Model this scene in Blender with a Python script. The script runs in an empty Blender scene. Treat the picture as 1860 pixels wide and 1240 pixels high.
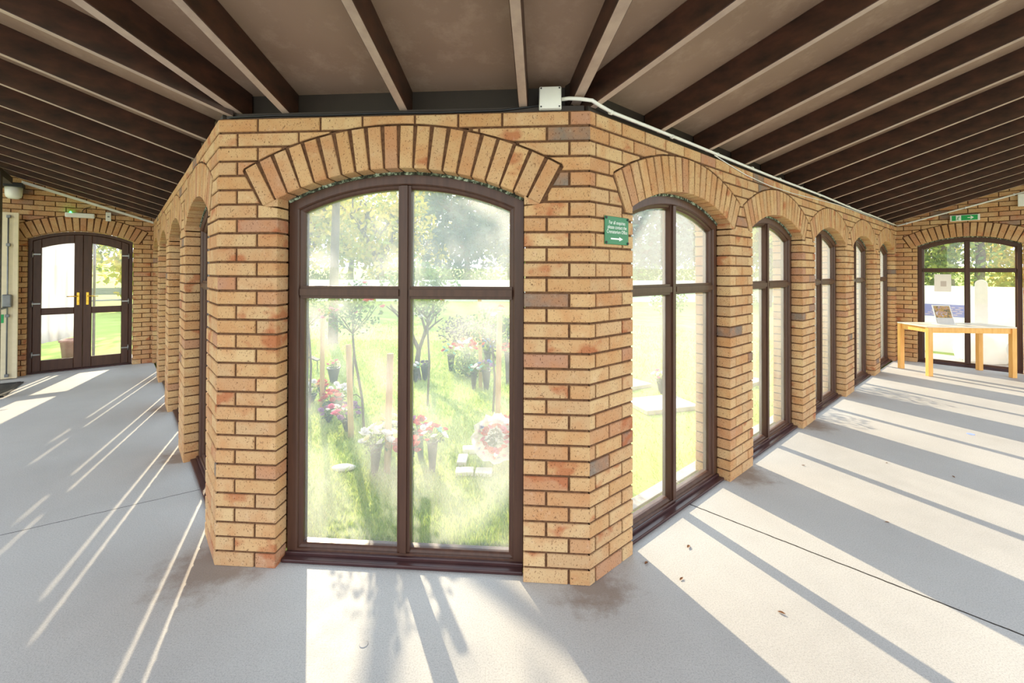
import bpy, bmesh, math, random
import numpy as np
from mathutils import Vector, Matrix
random.seed(7); rng = np.random.default_rng(7)
C = bpy.context.scene.collection
V = Vector
Z = V((0, 0, 1))
# ------------------------------------------------------------------ plan of the place (metres)
H_EYE = 1.55
PR = V((0.3909, 2.1905, 0)); PL = V((-1.5546, 2.3366, 0))
AR, AL = 0.8506, 0.7205
uR = V((math.sin(AR), math.cos(AR), 0)); uL = V((-math.sin(AL), math.cos(AL), 0))
uC = (PR - PL).normalized(); LC = (PR - PL).length
nR = V((uR.y, -uR.x, 0)); nL = V((-uL.y, uL.x, 0)); nC = V((uC.y, -uC.x, 0))
LR, LL = 8.5533, 6.77
ER = PR + uR * LR; EL = PL + uL * LL
WTOP = 2.352; ROWS = 31; PITCH = WTOP / ROWS; JT = 0.011
SLS, SLC = 0.305, 0.25            # slope of the side roofs and of the centre roof
ZR = 2.385                        # underside of the rafters at the wall
RD = 0.15                         # rafter depth
GZ = -0.03                        # lawn level

class Frame:
    """wall frame: a along the wall, z up, w into the wall (away from the walkway)"""
    def __init__(s, O, u, n): s.O, s.u, s.n = O, u, n
    def __call__(s, a, z, w=0.0): return s.O + s.u * a - s.n * w + Z * z
FC, FR, FL = Frame(PL, uC, nC), Frame(PR, uR, nR), Frame(PL, uL, nL)
FEL, FER = Frame(EL, nL, -uL), Frame(ER, nR, -uR)

# ------------------------------------------------------------------ object helpers
def tag(o, label=None, cat=None, group=None, kind=None):
    if label: o['label'] = label
    if cat: o['category'] = cat
    if group: o['group'] = group
    if kind: o['kind'] = kind
    return o
def empty(name, loc=(0, 0, 0), rz=0):
    o = bpy.data.objects.new(name, None); o.location = loc; o.rotation_euler = (0, 0, rz)
    o.empty_display_size = .1
    C.objects.link(o); return o
def obj(name, bm, mats, parent=None, recalc=True, smooth=False):
    """links a bmesh as one mesh object; geometry is given in world space (in the parent's space if it has one)"""
    if recalc: bmesh.ops.recalc_face_normals(bm, faces=bm.faces[:])
    me = bpy.data.meshes.new(name); bm.to_mesh(me); bm.free()
    return obj_me(name, me, mats, parent, smooth)
def obj_me(name, me, mats, parent=None, smooth=False):
    for m in (mats if isinstance(mats, (list, tuple)) else [mats]): me.materials.append(m)
    if smooth: me.polygons.foreach_set('use_smooth', [True] * len(me.polygons))
    o = bpy.data.objects.new(name, me); C.objects.link(o)
    if parent: o.parent = parent
    return o
def based(name, bm, mats, loc, parent=None, smooth=False):
    """object whose origin is put at loc, geometry in world space"""
    bmesh.ops.translate(bm, verts=bm.verts[:], vec=-V(loc))
    o = obj(name, bm, mats, parent, smooth=smooth); o.location = loc; return o
def copy_tree(o, parent=None):
    c = o.copy(); C.objects.link(c)
    if parent: c.parent = parent
    for ch in list(o.children): copy_tree(ch, c)
    return c
BM = bmesh.new
def prism(bm, pts, f0, f1, mat=0, inset=0, din=0):
    """pts: polygon (a,z); f0,f1: functions (a,z)->point of the front and the back; optional chamfer of the front"""
    n = len(pts)
    cx = sum(p[0] for p in pts) / n; cz = sum(p[1] for p in pts) / n
    back = [bm.verts.new(f1(*p)) for p in pts]
    fs = []
    if inset:
        mid = [bm.verts.new(f0(p[0], p[1], din)) for p in pts]
        ins = []
        for p in pts:
            dx, dz = cx - p[0], cz - p[1]; L = math.hypot(dx, dz) + 1e-6
            # keep the chamfer even on long bricks
            kx = min(abs(dx), inset) * (1 if dx > 0 else -1); kz = min(abs(dz), inset) * (1 if dz > 0 else -1)
            ins.append(bm.verts.new(f0(p[0] + kx, p[1] + kz, 0)))
        rings = [back, mid, ins]
    else:
        rings = [back, [bm.verts.new(f0(p[0], p[1], 0)) for p in pts]]
    for A, B in zip(rings[:-1], rings[1:]):
        for i in range(n):
            j = (i + 1) % n
            fs.append(bm.faces.new((A[i], A[j], B[j], B[i])))
    fs.append(bm.faces.new(rings[-1])); fs.append(bm.faces.new(list(reversed(back))))
    for f in fs: f.material_index = mat
def box8(bm, P, mat=0):
    """P: 8 points, bottom ring then top ring"""
    v = [bm.verts.new(p) for p in P]
    for q in ((3, 2, 1, 0), (4, 5, 6, 7), (0, 1, 5, 4), (1, 2, 6, 5), (2, 3, 7, 6), (3, 0, 4, 7)):
        bm.faces.new([v[i] for i in q]).material_index = mat
    return v
def fbox(bm, F, a0, a1, z0, z1, w0, w1, mat=0, bev=0):
    t = BM()
    box8(t, [F(a0, z0, w0), F(a1, z0, w0), F(a1, z0, w1), F(a0, z0, w1), F(a0, z1, w0), F(a1, z1, w0), F(a1, z1, w1), F(a0, z1, w1)], mat)
    if bev:
        bmesh.ops.recalc_face_normals(t, faces=t.faces[:])
        bmesh.ops.bevel(t, geom=t.edges[:], offset=bev, segments=2, affect='EDGES', profile=.5)
        for f in t.faces: f.material_index = mat
    merge(bm, t)
def cube(bm, c, s, rz=0, bev=0, mat=0, R=None):
    t = BM(); M = R if R else Matrix.Rotation(rz, 3, 'Z')
    x, y, z = s[0] / 2, s[1] / 2, s[2] / 2
    box8(t, [V(c) + M @ V(p) for p in ((-x, -y, -z), (x, -y, -z), (x, y, -z), (-x, y, -z), (-x, -y, z), (x, -y, z), (x, y, z), (-x, y, z))], mat)
    if bev:
        bmesh.ops.recalc_face_normals(t, faces=t.faces[:])
        bmesh.ops.bevel(t, geom=t.edges[:], offset=bev, segments=2, affect='EDGES', profile=.5)
        for f in t.faces: f.material_index = mat
    merge(bm, t)
def merge(bm, t):
    me = bpy.data.meshes.new('tmp'); t.to_mesh(me); t.free()
    bm.from_mesh(me); bpy.data.meshes.remove(me)
def tube(bm, pts, r, n=8, mat=0, caps=True):
    pts = [V(p) for p in pts]; rs = r if isinstance(r, (list, tuple)) else [r] * len(pts)
    rings = []; ref = None
    for i, p in enumerate(pts):
        d = (pts[min(i + 1, len(pts) - 1)] - pts[max(i - 1, 0)]).normalized()
        if ref is None: ref = d.orthogonal().normalized()
        x = (ref - d * ref.dot(d)).normalized(); ref = x; y = d.cross(x)
        rings.append([bm.verts.new(p + (x * math.cos(2 * math.pi * k / n) + y * math.sin(2 * math.pi * k / n)) * rs[i]) for k in range(n)])
    for A, B in zip(rings[:-1], rings[1:]):
        for k in range(n):
            f = bm.faces.new((A[k], A[(k + 1) % n], B[(k + 1) % n], B[k])); f.material_index = mat; f.smooth = True
    if caps:
        bm.faces.new(list(reversed(rings[0]))).material_index = mat; bm.faces.new(rings[-1]).material_index = mat
def lathe(bm, prof, n=20, c=(0, 0, 0), M=None, mat=0):
    M = M or Matrix.Identity(3); c = V(c); rings = []
    for r, z in prof:
        rings.append([bm.verts.new(c + M @ V((r * math.cos(2 * math.pi * k / n), r * math.sin(2 * math.pi * k / n), z))) for k in range(n)])
    for A, B in zip(rings[:-1], rings[1:]):
        for k in range(n):
            f = bm.faces.new((A[k], A[(k + 1) % n], B[(k + 1) % n], B[k])); f.smooth = True; f.material_index = mat
    bm.faces.new(list(reversed(rings[0]))).material_index = mat; bm.faces.new(rings[-1]).material_index = mat

# ------------------------------------------------------------------ materials
def srgb(r, g, b):
    f = lambda c: (c / 255 / 12.92) if c <= 10.3 else ((c / 255 + .055) / 1.055) ** 2.4
    return (f(r), f(g), f(b), 1)
class NT:
    def __init__(s, name):
        s.m = bpy.data.materials.new(name); s.m.use_nodes = True
        s.t = s.m.node_tree; s.t.nodes.clear()
        s.out = s.n('ShaderNodeOutputMaterial')
    def n(s, typ, **kw):
        nd = s.t.nodes.new(typ)
        for k, v in kw.items():
            if k.startswith('i_'): nd.inputs[k[2:].replace('_', ' ')].default_value = v
            else: setattr(nd, k, v)
        return nd
    def l(s, a, b): s.t.links.new(a, b)
    def ramp(s, src, stops, interp='LINEAR'):
        r = s.n('ShaderNodeValToRGB'); r.color_ramp.interpolation = interp
        e = r.color_ramp.elements
        while len(e) < len(stops): e.new(.5)
        for k, (p, c) in enumerate(stops): e[k].position = p; e[k].color = c if len(c) == 4 else (*c, 1)
        s.l(src, r.inputs[0]); return r.outputs[0]
    def noise(s, scale, detail=3, rough=.55, coord='Object', vec=None):
        tc = s.n('ShaderNodeTexCoord'); nz = s.n('ShaderNodeTexNoise')
        nz.inputs['Scale'].default_value = scale; nz.inputs['Detail'].default_value = detail; nz.inputs['Roughness'].default_value = rough
        src = tc.outputs[coord]
        if vec:
            mp = s.n('ShaderNodeMapping'); mp.inputs['Scale'].default_value = vec; s.l(src, mp.inputs[0]); src = mp.outputs[0]
        s.l(src, nz.inputs['Vector']); return nz.outputs['Fac']
    def mix(s, fac, a, b, mode='MIX'):
        m = s.n('ShaderNodeMix', data_type='RGBA', blend_type=mode)
        for k, v in ((0, fac), (6, a), (7, b)):
            if hasattr(v, 'is_linked') or isinstance(v, bpy.types.NodeSocket): s.l(v, m.inputs[k])
            else: m.inputs[k].default_value = v
        return m.outputs[2]
    def island(s): return s.n('ShaderNodeNewGeometry').outputs['Random Per Island']
    def bsdf(s, col, rough=.6, metal=0, bump=None, bstr=.2, bdist=.01, spec=.5, trans=None):
        b = s.n('ShaderNodeBsdfPrincipled')
        if isinstance(col, bpy.types.NodeSocket): s.l(col, b.inputs['Base Color'])
        else: b.inputs['Base Color'].default_value = col
        if isinstance(rough, bpy.types.NodeSocket): s.l(rough, b.inputs['Roughness'])
        else: b.inputs['Roughness'].default_value = rough
        b.inputs['Metallic'].default_value = metal; b.inputs['Specular IOR Level'].default_value = spec
        if bump is not None:
            bp = s.n('ShaderNodeBump'); bp.inputs['Strength'].default_value = bstr; bp.inputs['Distance'].default_value = bdist
            s.l(bump, bp.inputs['Height']); s.l(bp.outputs[0], b.inputs['Normal'])
        if trans:
            t = s.n('ShaderNodeBsdfTranslucent')
            if isinstance(col, bpy.types.NodeSocket): s.l(col, t.inputs[0])
            else: t.inputs[0].default_value = col
            mx = s.n('ShaderNodeMixShader'); mx.inputs[0].default_value = trans
            s.l(b.outputs[0], mx.inputs[1]); s.l(t.outputs[0], mx.inputs[2]); s.l(mx.outputs[0], s.out.inputs[0])
        else: s.l(b.outputs[0], s.out.inputs[0])
        return s.m
def plain(name, col, rough=.6, metal=0, spec=.5, var=.12, scale=14, trans=None):
    t = NT(name); f = t.noise(scale, 4)
    d = tuple(c * (1 - var) for c in col[:3]) + (1,); l = tuple(min(1, c * (1 + var)) for c in col[:3]) + (1,)
    return t.bsdf(t.ramp(f, [(.3, d), (.7, l)]), rough, metal, spec=spec, trans=trans)
def leafy(name, cols, rough=.6, trans=.45):
    t = NT(name); n = len(cols)
    return t.bsdf(t.ramp(t.island(), [((k + .5) / n, c) for k, c in enumerate(cols)]), rough, trans=trans, spec=.3)

def brick_mat():
    t = NT('buff_brick')
    isl = t.island()
    base = t.ramp(isl, [(0, srgb(196, 160, 120)), (.2, srgb(203, 164, 117)), (.4, srgb(190, 154, 114)), (.6, srgb(206, 173, 128)), (.78, srgb(192, 150, 104)), (.9, srgb(187, 142, 104)), (.97, srgb(176, 132, 106)), (.98, srgb(132, 116, 102)), (1, srgb(128, 112, 100))])
    cl = t.noise(9, 3)
    base = t.mix(t.ramp(cl, [(.42, (0, 0, 0)), (.7, (.5, .5, .5))]), base, srgb(186, 124, 76))
    # burnt red smears on some bricks
    sm = t.noise(7, 2, .5, vec=(1, 1, 1.6))
    pick = t.n('ShaderNodeMath', operation='FRACT'); mm = t.n('ShaderNodeMath', operation='MULTIPLY'); mm.inputs[1].default_value = 37.7
    t.l(isl, mm.inputs[0]); t.l(mm.outputs[0], pick.inputs[0])
    gate = t.ramp(pick.outputs[0], [(.76, (0, 0, 0)), (.84, (1, 1, 1))])
    red = t.mix(1.0, t.ramp(sm, [(.52, (0, 0, 0)), (.64, (.75, .75, .75))]), gate, 'MULTIPLY')
    base = t.mix(red, base, srgb(168, 94, 58))
    # dark pinholes and drag cracks
    sp = t.noise(150, 2, .6, vec=(1, 1, .7))
    base = t.mix(t.ramp(sp, [(.60, (0, 0, 0)), (.68, (.8, .8, .8))]), base, srgb(96, 58, 36))
    wt = t.noise(30, 4)
    base = t.mix(t.ramp(wt, [(.6, (0, 0, 0)), (.8, (.28, .28, .28))]), base, srgb(226, 200, 172))
    return t.bsdf(base, .85, bump=t.noise(160, 3), bstr=.35, bdist=.003, spec=.25)
def mortar_mat():
    t = NT('brown_mortar')
    return t.bsdf(t.ramp(t.noise(60, 4), [(.3, srgb(84, 58, 42)), (.7, srgb(120, 88, 64))]), .95, spec=.1)
def concrete_mat():
    t = NT('floor_concrete')
    big = t.noise(.9, 4); fine = t.noise(150, 4, .7); mid = t.noise(9, 5, .65); sp = t.noise(330, 2, .6)
    c = t.ramp(big, [(.3, srgb(168, 166, 163)), (.7, srgb(188, 186, 182))])
    c = t.mix(t.ramp(mid, [(.35, (.0, .0, .0)), (.75, (.35, .35, .35))]), c, srgb(188, 186, 182))
    c = t.mix(t.ramp(fine, [(.46, (0, 0, 0)), (.66, (.5, .5, .5))]), c, srgb(126, 124, 122))
    c = t.mix(t.ramp(sp, [(.56, (0, 0, 0)), (.68, (.6, .6, .6))]), c, srgb(214, 205, 202))
    # the two dark sealed joints in the slab
    tc = t.n('ShaderNodeTexCoord'); sx = t.n('ShaderNodeSeparateXYZ'); t.l(tc.outputs['Object'], sx.inputs[0])
    for (x0, y0), (x1, y1), wd in (((1.202, 2.95), (2.193, 1.902), .010), ((-2.244, 3.106), (-2.979, 2.594), .006)):
        dx, dy = x1 - x0, y1 - y0; L = math.hypot(dx, dy); nx, ny = -dy / L, dx / L
        wob = t.noise(14, 2)
        a = t.n('ShaderNodeMath', operation='MULTIPLY'); a.inputs[1].default_value = nx; t.l(sx.outputs[0], a.inputs[0])
        b = t.n('ShaderNodeMath', operation='MULTIPLY_ADD'); b.inputs[1].default_value = ny; t.l(sx.outputs[1], b.inputs[0]); t.l(a.outputs[0], b.inputs[2])
        w = t.n('ShaderNodeMath', operation='MULTIPLY_ADD'); w.inputs[1].default_value = .012; t.l(wob, w.inputs[0]); t.l(b.outputs[0], w.inputs[2])
        d = t.n('ShaderNodeMath', operation='SUBTRACT'); d.inputs[1].default_value = x0 * nx + y0 * ny + .006; t.l(w.outputs[0], d.inputs[0])
        ab = t.n('ShaderNodeMath', operation='ABSOLUTE'); t.l(d.outputs[0], ab.inputs[0])
        lt = t.n('ShaderNodeMath', operation='LESS_THAN'); lt.inputs[1].default_value = wd * .55; t.l(ab.outputs[0], lt.inputs[0])
        # joints run across the walkway only
        c = t.mix(lt.outputs[0], c, srgb(48, 44, 42))
    # brown dirt at the feet of the brick piers
    for fx, fy, rad in ((PR.x, PR.y, .22), (PL.x, PL.y, .30), ((PR + uR * 1.85).x, (PR + uR * 1.85).y, .24), ((PR + uR * 3.54).x, (PR + uR * 3.54).y, .26), ((PL + uL * 1.8).x, (PL + uL * 1.8).y, .2), ((PL + uL * 3.5).x, (PL + uL * 3.5).y, .2)):
        vd = t.n('ShaderNodeVectorMath', operation='DISTANCE'); t.l(tc.outputs['Object'], vd.inputs[0]); vd.inputs[1].default_value = (fx, fy, 0)
        ad = t.n('ShaderNodeMath', operation='MULTIPLY_ADD'); ad.inputs[1].default_value = .5; t.l(mid, ad.inputs[0]); t.l(vd.outputs['Value'], ad.inputs[2])
        c = t.mix(t.ramp(ad.outputs[0], [(.25 + rad * .35, (.62, .62, .62)), (.25 + rad, (0, 0, 0))]), c, srgb(122, 100, 82))
    r = t.ramp(mid, [(.3, (.52, .52, .52)), (.7, (.72, .72, .72))])
    return t.bsdf(c, r, bump=fine, bstr=.25, bdist=.003, spec=.4)
def wood_mat(name, c0, c1, rough=.5, vec=(1, 1, 1), scale=8, spec=.4):
    t = NT(name)
    return t.bsdf(t.ramp(t.noise(scale, 5, .6, vec=vec), [(.3, c0), (.7, c1)]), rough, spec=spec)
def glass_mat(name='dusty_hazy_glass', lo=.03, hi=.10, sc=(3, 3, 1.2)):
    t = NT(name)
    tr = t.n('ShaderNodeBsdfTransparent'); tr.inputs[0].default_value = (.96, .975, .97, 1)
    gl = t.n('ShaderNodeBsdfGlossy'); gl.inputs['Roughness'].default_value = .02
    tl = t.n('ShaderNodeBsdfTranslucent'); tl.inputs[0].default_value = (.90, .94, 1, 1)
    g = t.n('ShaderNodeNewGeometry'); dp = t.n('ShaderNodeVectorMath', operation='DOT_PRODUCT')
    t.l(g.outputs['Normal'], dp.inputs[0]); t.l(g.outputs['Incoming'], dp.inputs[1])
    ab = t.n('ShaderNodeMath', operation='ABSOLUTE'); t.l(dp.outputs['Value'], ab.inputs[0])
    om = t.n('ShaderNodeMath', operation='SUBTRACT'); om.inputs[0].default_value = 1; t.l(ab.outputs[0], om.inputs[1])
    pw = t.n('ShaderNodeMath', operation='POWER'); pw.inputs[1].default_value = 5; t.l(om.outputs[0], pw.inputs[0])
    fr = t.n('ShaderNodeMath', operation='MULTIPLY_ADD'); fr.inputs[1].default_value = .6; fr.inputs[2].default_value = .03; t.l(pw.outputs[0], fr.inputs[0])
    m1 = t.n('ShaderNodeMixShader'); t.l(fr.outputs[0], m1.inputs[0]); t.l(tr.outputs[0], m1.inputs[1]); t.l(gl.outputs[0], m1.inputs[2])
    tc = t.n('ShaderNodeTexCoord'); sx = t.n('ShaderNodeSeparateXYZ'); t.l(tc.outputs['Object'], sx.inputs[0])
    nz = t.noise(1.3, 5, .6, vec=sc); hz = t.n('ShaderNodeMath', operation='MULTIPLY_ADD'); hz.inputs[1].default_value = .36; t.l(sx.outputs[2], hz.inputs[0]); t.l(nz, hz.inputs[2])  # veil thickens towards the top, painting glare haze over the dust
    d = t.ramp(hz.outputs[0], [(.4, (lo,) * 3), (1.0, (hi,) * 3)])
    m2 = t.n('ShaderNodeMixShader'); t.l(d, m2.inputs[0]); t.l(m1.outputs[0], m2.inputs[1]); t.l(tl.outputs[0], m2.inputs[2])
    t.l(m2.outputs[0], t.out.inputs[0]); return t.m
def emit_mat(name, col, st):
    t = NT(name); e = t.n('ShaderNodeEmission'); e.inputs[0].default_value = col; e.inputs[1].default_value = st
    t.l(e.outputs[0], t.out.inputs[0]); return t.m

M_BRICK, M_MORTAR, M_FLOOR = brick_mat(), mortar_mat(), concrete_mat()
M_FRAME = wood_mat('brown_window_plastic', srgb(68, 44, 34), srgb(84, 56, 43), .38, (6, 6, .6), 6)
M_SILL = wood_mat('dark_sill_plastic', srgb(56, 34, 36), srgb(72, 46, 44), .3, (1, 1, 1), 6)
M_GLASS = glass_mat()
M_GLASSD = glass_mat('hazy_glass', .06, .19)
M_GLASSC = glass_mat('clear_glass', .004, .02)
M_SEAL = (lambda t: t.bsdf(t.ramp(t.noise(45, 4, .7), [(.44, srgb(44, 42, 34)), (.52, srgb(92, 104, 84)), (.62, srgb(190, 204, 184))]), .9))(NT('mossy_sealant'))
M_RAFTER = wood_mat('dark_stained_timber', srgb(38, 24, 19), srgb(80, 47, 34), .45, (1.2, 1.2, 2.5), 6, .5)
M_UNDER = wood_mat('pale_grey_brown_timber', srgb(164, 140, 126), srgb(192, 168, 150), .42, (1.2, 1.2, 1.2), 7, .5)
M_BOARD = (lambda t: t.bsdf(t.mix(t.ramp(t.noise(7, 5, .7), [(.5, (0, 0, 0)), (.8, (.5, .5, .5))]), t.ramp(t.noise(.8, 4), [(.3, srgb(136, 110, 92)), (.7, srgb(162, 135, 114))]), srgb(190, 164, 142)), .75, spec=.3))(NT('brown_ceiling_board'))
M_DARK = plain('dark_timber', srgb(44, 33, 27), .6)
M_WHITEP = plain('white_plastic', srgb(232, 230, 222), .4, var=.03)
M_CREAM = plain('cream_paint', srgb(226, 212, 178), .5, var=.05)
M_GREY = plain('grey_metal', srgb(128, 130, 130), .4, .6)
M_BRASS = plain('brass', srgb(226, 182, 78), .25, 1.0, var=.05)
M_CHROME = plain('dull_chrome', srgb(150, 150, 150), .3, .9)
M_BLACK = plain('black_plastic', srgb(34, 34, 38), .5)
M_GREEN = plain('sign_green', srgb(40, 122, 78), .4, var=.06)
M_EXIT = plain('exit_green', srgb(26, 160, 82), .4, var=.04)
M_LETTER = plain('sign_white', srgb(240, 244, 236), .5, var=.02)
M_PINE = wood_mat('pine_wood', srgb(232, 168, 88), srgb(244, 190, 112), .5, (6, 6, 1), 5)
M_TOP = plain('pale_table_top', srgb(236, 226, 210), .35, var=.03)
M_STAKE = wood_mat('raw_stake_wood', srgb(198, 160, 112), srgb(226, 192, 146), .8, (8, 8, 1), 6, .2)
M_BARK = wood_mat('tree_bark', srgb(92, 80, 70), srgb(134, 118, 104), .9, (3, 3, 1), 9, .2)
M_STONE = plain('pale_stone', srgb(226, 222, 214), .85, var=.08, scale=20)
M_SLAB = plain('grey_paving', srgb(186, 176, 166), .9, var=.12, scale=8)
M_WALLW = plain('white_render', srgb(240, 240, 238), .8, var=.03)

def lawn_mat():
    t = NT('lawn_green')
    c = t.ramp(t.noise(1.1, 5), [(.3, srgb(158, 172, 88)), (.55, srgb(182, 194, 104)), (.75, srgb(200, 204, 122))])
    c = t.mix(t.ramp(t.noise(36, 4, .7), [(.4, (0, 0, 0)), (.7, (.6, .6, .6))]), c, srgb(136, 156, 80))
    return t.bsdf(c, .9, bump=t.noise(60, 4), bstr=.5, bdist=.02, spec=.1)
M_LAWN = lawn_mat()

# ------------------------------------------------------------------ brick walls
class Opening:
    def __init__(s, c, hw, rhw, apex, sag, sill=0.0):
        s.c, s.hw, s.rhw, s.apex = c, hw, rhw, apex
        s.R = (rhw ** 2 + sag ** 2) / (2 * sag); s.z0 = apex - s.R; s.zi = apex - sag; s.T = .218
        s.th = math.asin(rhw / s.R); s.R2 = s.R + s.T
        s.rx2 = s.R2 * math.sin(s.th); s.zo = s.z0 + s.R2 * math.cos(s.th); s.top = s.z0 + s.R2
    def arc(s, du, r=None):
        r = r or s.R; return s.z0 + math.sqrt(max(r * r - du * du, 0))
    def half(s, z, j):
        if z < s.zi: return s.hw
        if z <= s.zo: return s.rhw + (s.rx2 - s.rhw) * (z - s.zi) / (s.zo - s.zi) + j
        q = (s.R2 + j) ** 2 - (z - s.z0) ** 2
        return math.sqrt(q) if q > 0 else -1
def clip_line(poly, a, b):
    """keeps z <= a + b*u"""
    out = []
    for i, p in enumerate(poly):
        q = poly[(i + 1) % len(poly)]
        dp, dq = a + b * p[0] - p[1], a + b * q[0] - q[1]
        if dp >= 0: out.append(p)
        if dp * dq < 0:
            k = dp / (dp - dq); out.append((p[0] + (q[0] - p[0]) * k, p[1] + (q[1] - p[1]) * k))
    return out
def row_pieces(u0, u1, z0, z1, ops, joints, j):
    """polygons of one course between u0 and u1, with the openings and their arches left out"""
    zs = [z0 + (z1 - z0) * k / 4 for k in range(5)]
    out = []
    cuts = [u0] + [x for x in joints if u0 + .03 < x < u1 - .03] + [u1]
    for a, b in zip(cuts[:-1], cuts[1:]):
        g = j / 2
        pa, pb = (a if a == u0 else a + g), (b if b == u1 else b - g)
        near = [o for o in ops if pa - o.rx2 - .2 < o.c < pb + o.rx2 + .2]
        if near and z0 >= near[0].zo - 1e-6:
            xs = [pa + (pb - pa) * k / 8 for k in range(9)]
            if z0 >= near[0].top + j: lows = [z0] * 9
            else:
                lows = []
                for x in xs:
                    lw = z0
                    for o in near:
                        du = abs(x - o.c)
                        if du < o.rx2 + .05: lw = max(lw, o.arc(du, o.R2 + j))
                    lows.append(lw)
            run = []
            for x, lw in list(zip(xs, lows)) + [(None, 1e9)]:
                if lw < z1 - .004: run.append((x, lw))
                else:
                    if len(run) > 1 and run[-1][0] - run[0][0] > .015:
                        if all(abs(p[1] - z0) < 1e-6 for p in run): run = [run[0], run[-1]]
                        out.append(run + [(run[-1][0], z1), (run[0][0], z1)])
                    run = []
            continue
        # free stretches between the flanks of the openings: each has an opening (or none) on either side
        stops = [None] + near + [None]
        for oL, oR in zip(stops[:-1], stops[1:]):
            lft = [max(pa, oL.c + oL.half(z, j)) if oL else pa for z in zs]
            rgt = [min(pb, oR.c - oR.half(z, j)) if oR else pb for z in zs]
            ok = [k for k in range(5) if rgt[k] - lft[k] > .010]
            if len(ok) < 2: continue
            ks = list(range(ok[0], ok[-1] + 1))
            L_, R_ = [(lft[k], zs[k]) for k in ks], [(rgt[k], zs[k]) for k in ks]
            if max(p[0] for p in L_) - min(p[0] for p in L_) < 1e-6: L_ = [L_[0], L_[-1]]
            if max(p[0] for p in R_) - min(p[0] for p in R_) < 1e-6: R_ = [R_[0], R_[-1]]
            if max(rgt[k] - lft[k] for k in ks) < .014: continue
            out.append(R_ + L_[::-1])
    return out
def brick_wall(name, label, F, u0, u1, ops, grid, rows, top=None, w_out=.27):
    """grid(parity) -> list of joint positions; top=(a,b): wall top z=a+b*u"""
    bm = BM()
    def lay(w0, w1, flip):
        for r in range(rows):
            za, zb = r * PITCH, (r + 1) * PITCH
            for poly in row_pieces(u0, u1, za + (JT / 2 if r else 0.0), zb - JT / 2, ops, grid(r % 2), JT):
                if top: poly = clip_line(poly, *top)
                if len(poly) < 3: continue
                jit = random.uniform(-.0012, .0012)
                if flip: prism(bm, poly, lambda a, z, d=0: F(a, z, w1 - d), lambda a, z: F(a, z, w0), 0, .003, .004)
                else: prism(bm, poly, lambda a, z, d=0: F(a, z, w0 + jit + d), lambda a, z: F(a, z, w1), 0, .003, .004)
            for poly in row_pieces(u0 + .008, u1 - .008, za, zb, ops, sorted([o.c for o in ops] + [(p.c + q.c) / 2 for p, q in zip(ops[:-1], ops[1:])]), 0.0):
                if top: poly = clip_line(poly, top[0] - .01, top[1])
                if len(poly) < 3: continue
                # pull the mortar back from the jambs
                q = []
                for a, z in poly:
                    for o in ops:
                        if z < o.zi and abs(abs(a - o.c) - o.hw) < 1e-4: a = o.c + (o.hw + .006) * (1 if a > o.c else -1)
                    q.append((a, z))
                prism(bm, q, lambda a, z, d=0: F(a, z, w0 + .009), lambda a, z: F(a, z, w1 - .004), 1)
    lay(0, .1, False); lay(.17, w_out, True)
    root = obj(name, bm, [M_BRICK, M_MORTAR]); tag(root, label, 'wall', kind='structure')
    for o in ops:
        b = BM(); n = max(13, int(round(2 * o.th * o.R / .0745)))
        for w0, w1 in ((0, .1), (.17, w_out)):
            for k in range(n):
                t0 = -o.th + 2 * o.th * k / n; t1 = -o.th + 2 * o.th * (k + 1) / n
                g0, g1 = .0042 / o.R, .0042 / o.R
                def pt(t, r): return (o.c + r * math.sin(t), o.z0 + r * math.cos(t))
                def ptg(t, r, s_): return (o.c + r * math.sin(t) + s_ * .0045 * math.cos(t), o.z0 + r * math.cos(t) - s_ * .0045 * math.sin(t))
                tm = (t0 + t1) / 2; hwid = .0325 * random.uniform(.97, 1.02)
                ax, az = math.sin(tm), math.cos(tm); px, pz = math.cos(tm), -math.sin(tm)
                poly = [(o.c + ax * o.R + px * s_ * hwid, o.z0 + az * o.R + pz * s_ * hwid) if lvl == 0 else (o.c + ax * o.R2 + px * s_ * hwid, o.z0 + az * o.R2 + pz * s_ * hwid) for lvl, s_ in ((0, -1), (0, 1), (1, 1), (1, -1))]
                if top: poly = clip_line(poly, *top)
                if len(poly) < 3: continue
                jit = random.uniform(-.003, .001)
                prism(b, poly, lambda a, z, d=0: F(a, z, w0 + jit + d), lambda a, z: F(a, z, w1), 0, .003, .004)
                mp = [pt(t0, o.R + .007), pt(t1, o.R + .007), pt(t1, o.R2 + JT), pt(t0, o.R2 + JT)]
                if top: mp = clip_line(mp, top[0] - .01, top[1])
                if len(mp) >= 3: prism(b, mp, lambda a, z, d=0: F(a, z, w0 + .009), lambda a, z: F(a, z, w1 - .004), 1)
            # the cut brick that fills the corner below each end of the arch
            for s_ in (-1, 1):
                zc = o.arc(o.hw)
                poly = [(o.c + s_ * o.hw, o.zi), (o.c + s_ * o.rhw, o.zi), (o.c + s_ * o.hw, zc)]
                prism(b, poly, lambda a, z, d=0: F(a, z, w0 + .003 + d), lambda a, z: F(a, z, w1), 0)
        obj('brick_arch', b, [M_BRICK, M_MORTAR], root)
    return root

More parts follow.
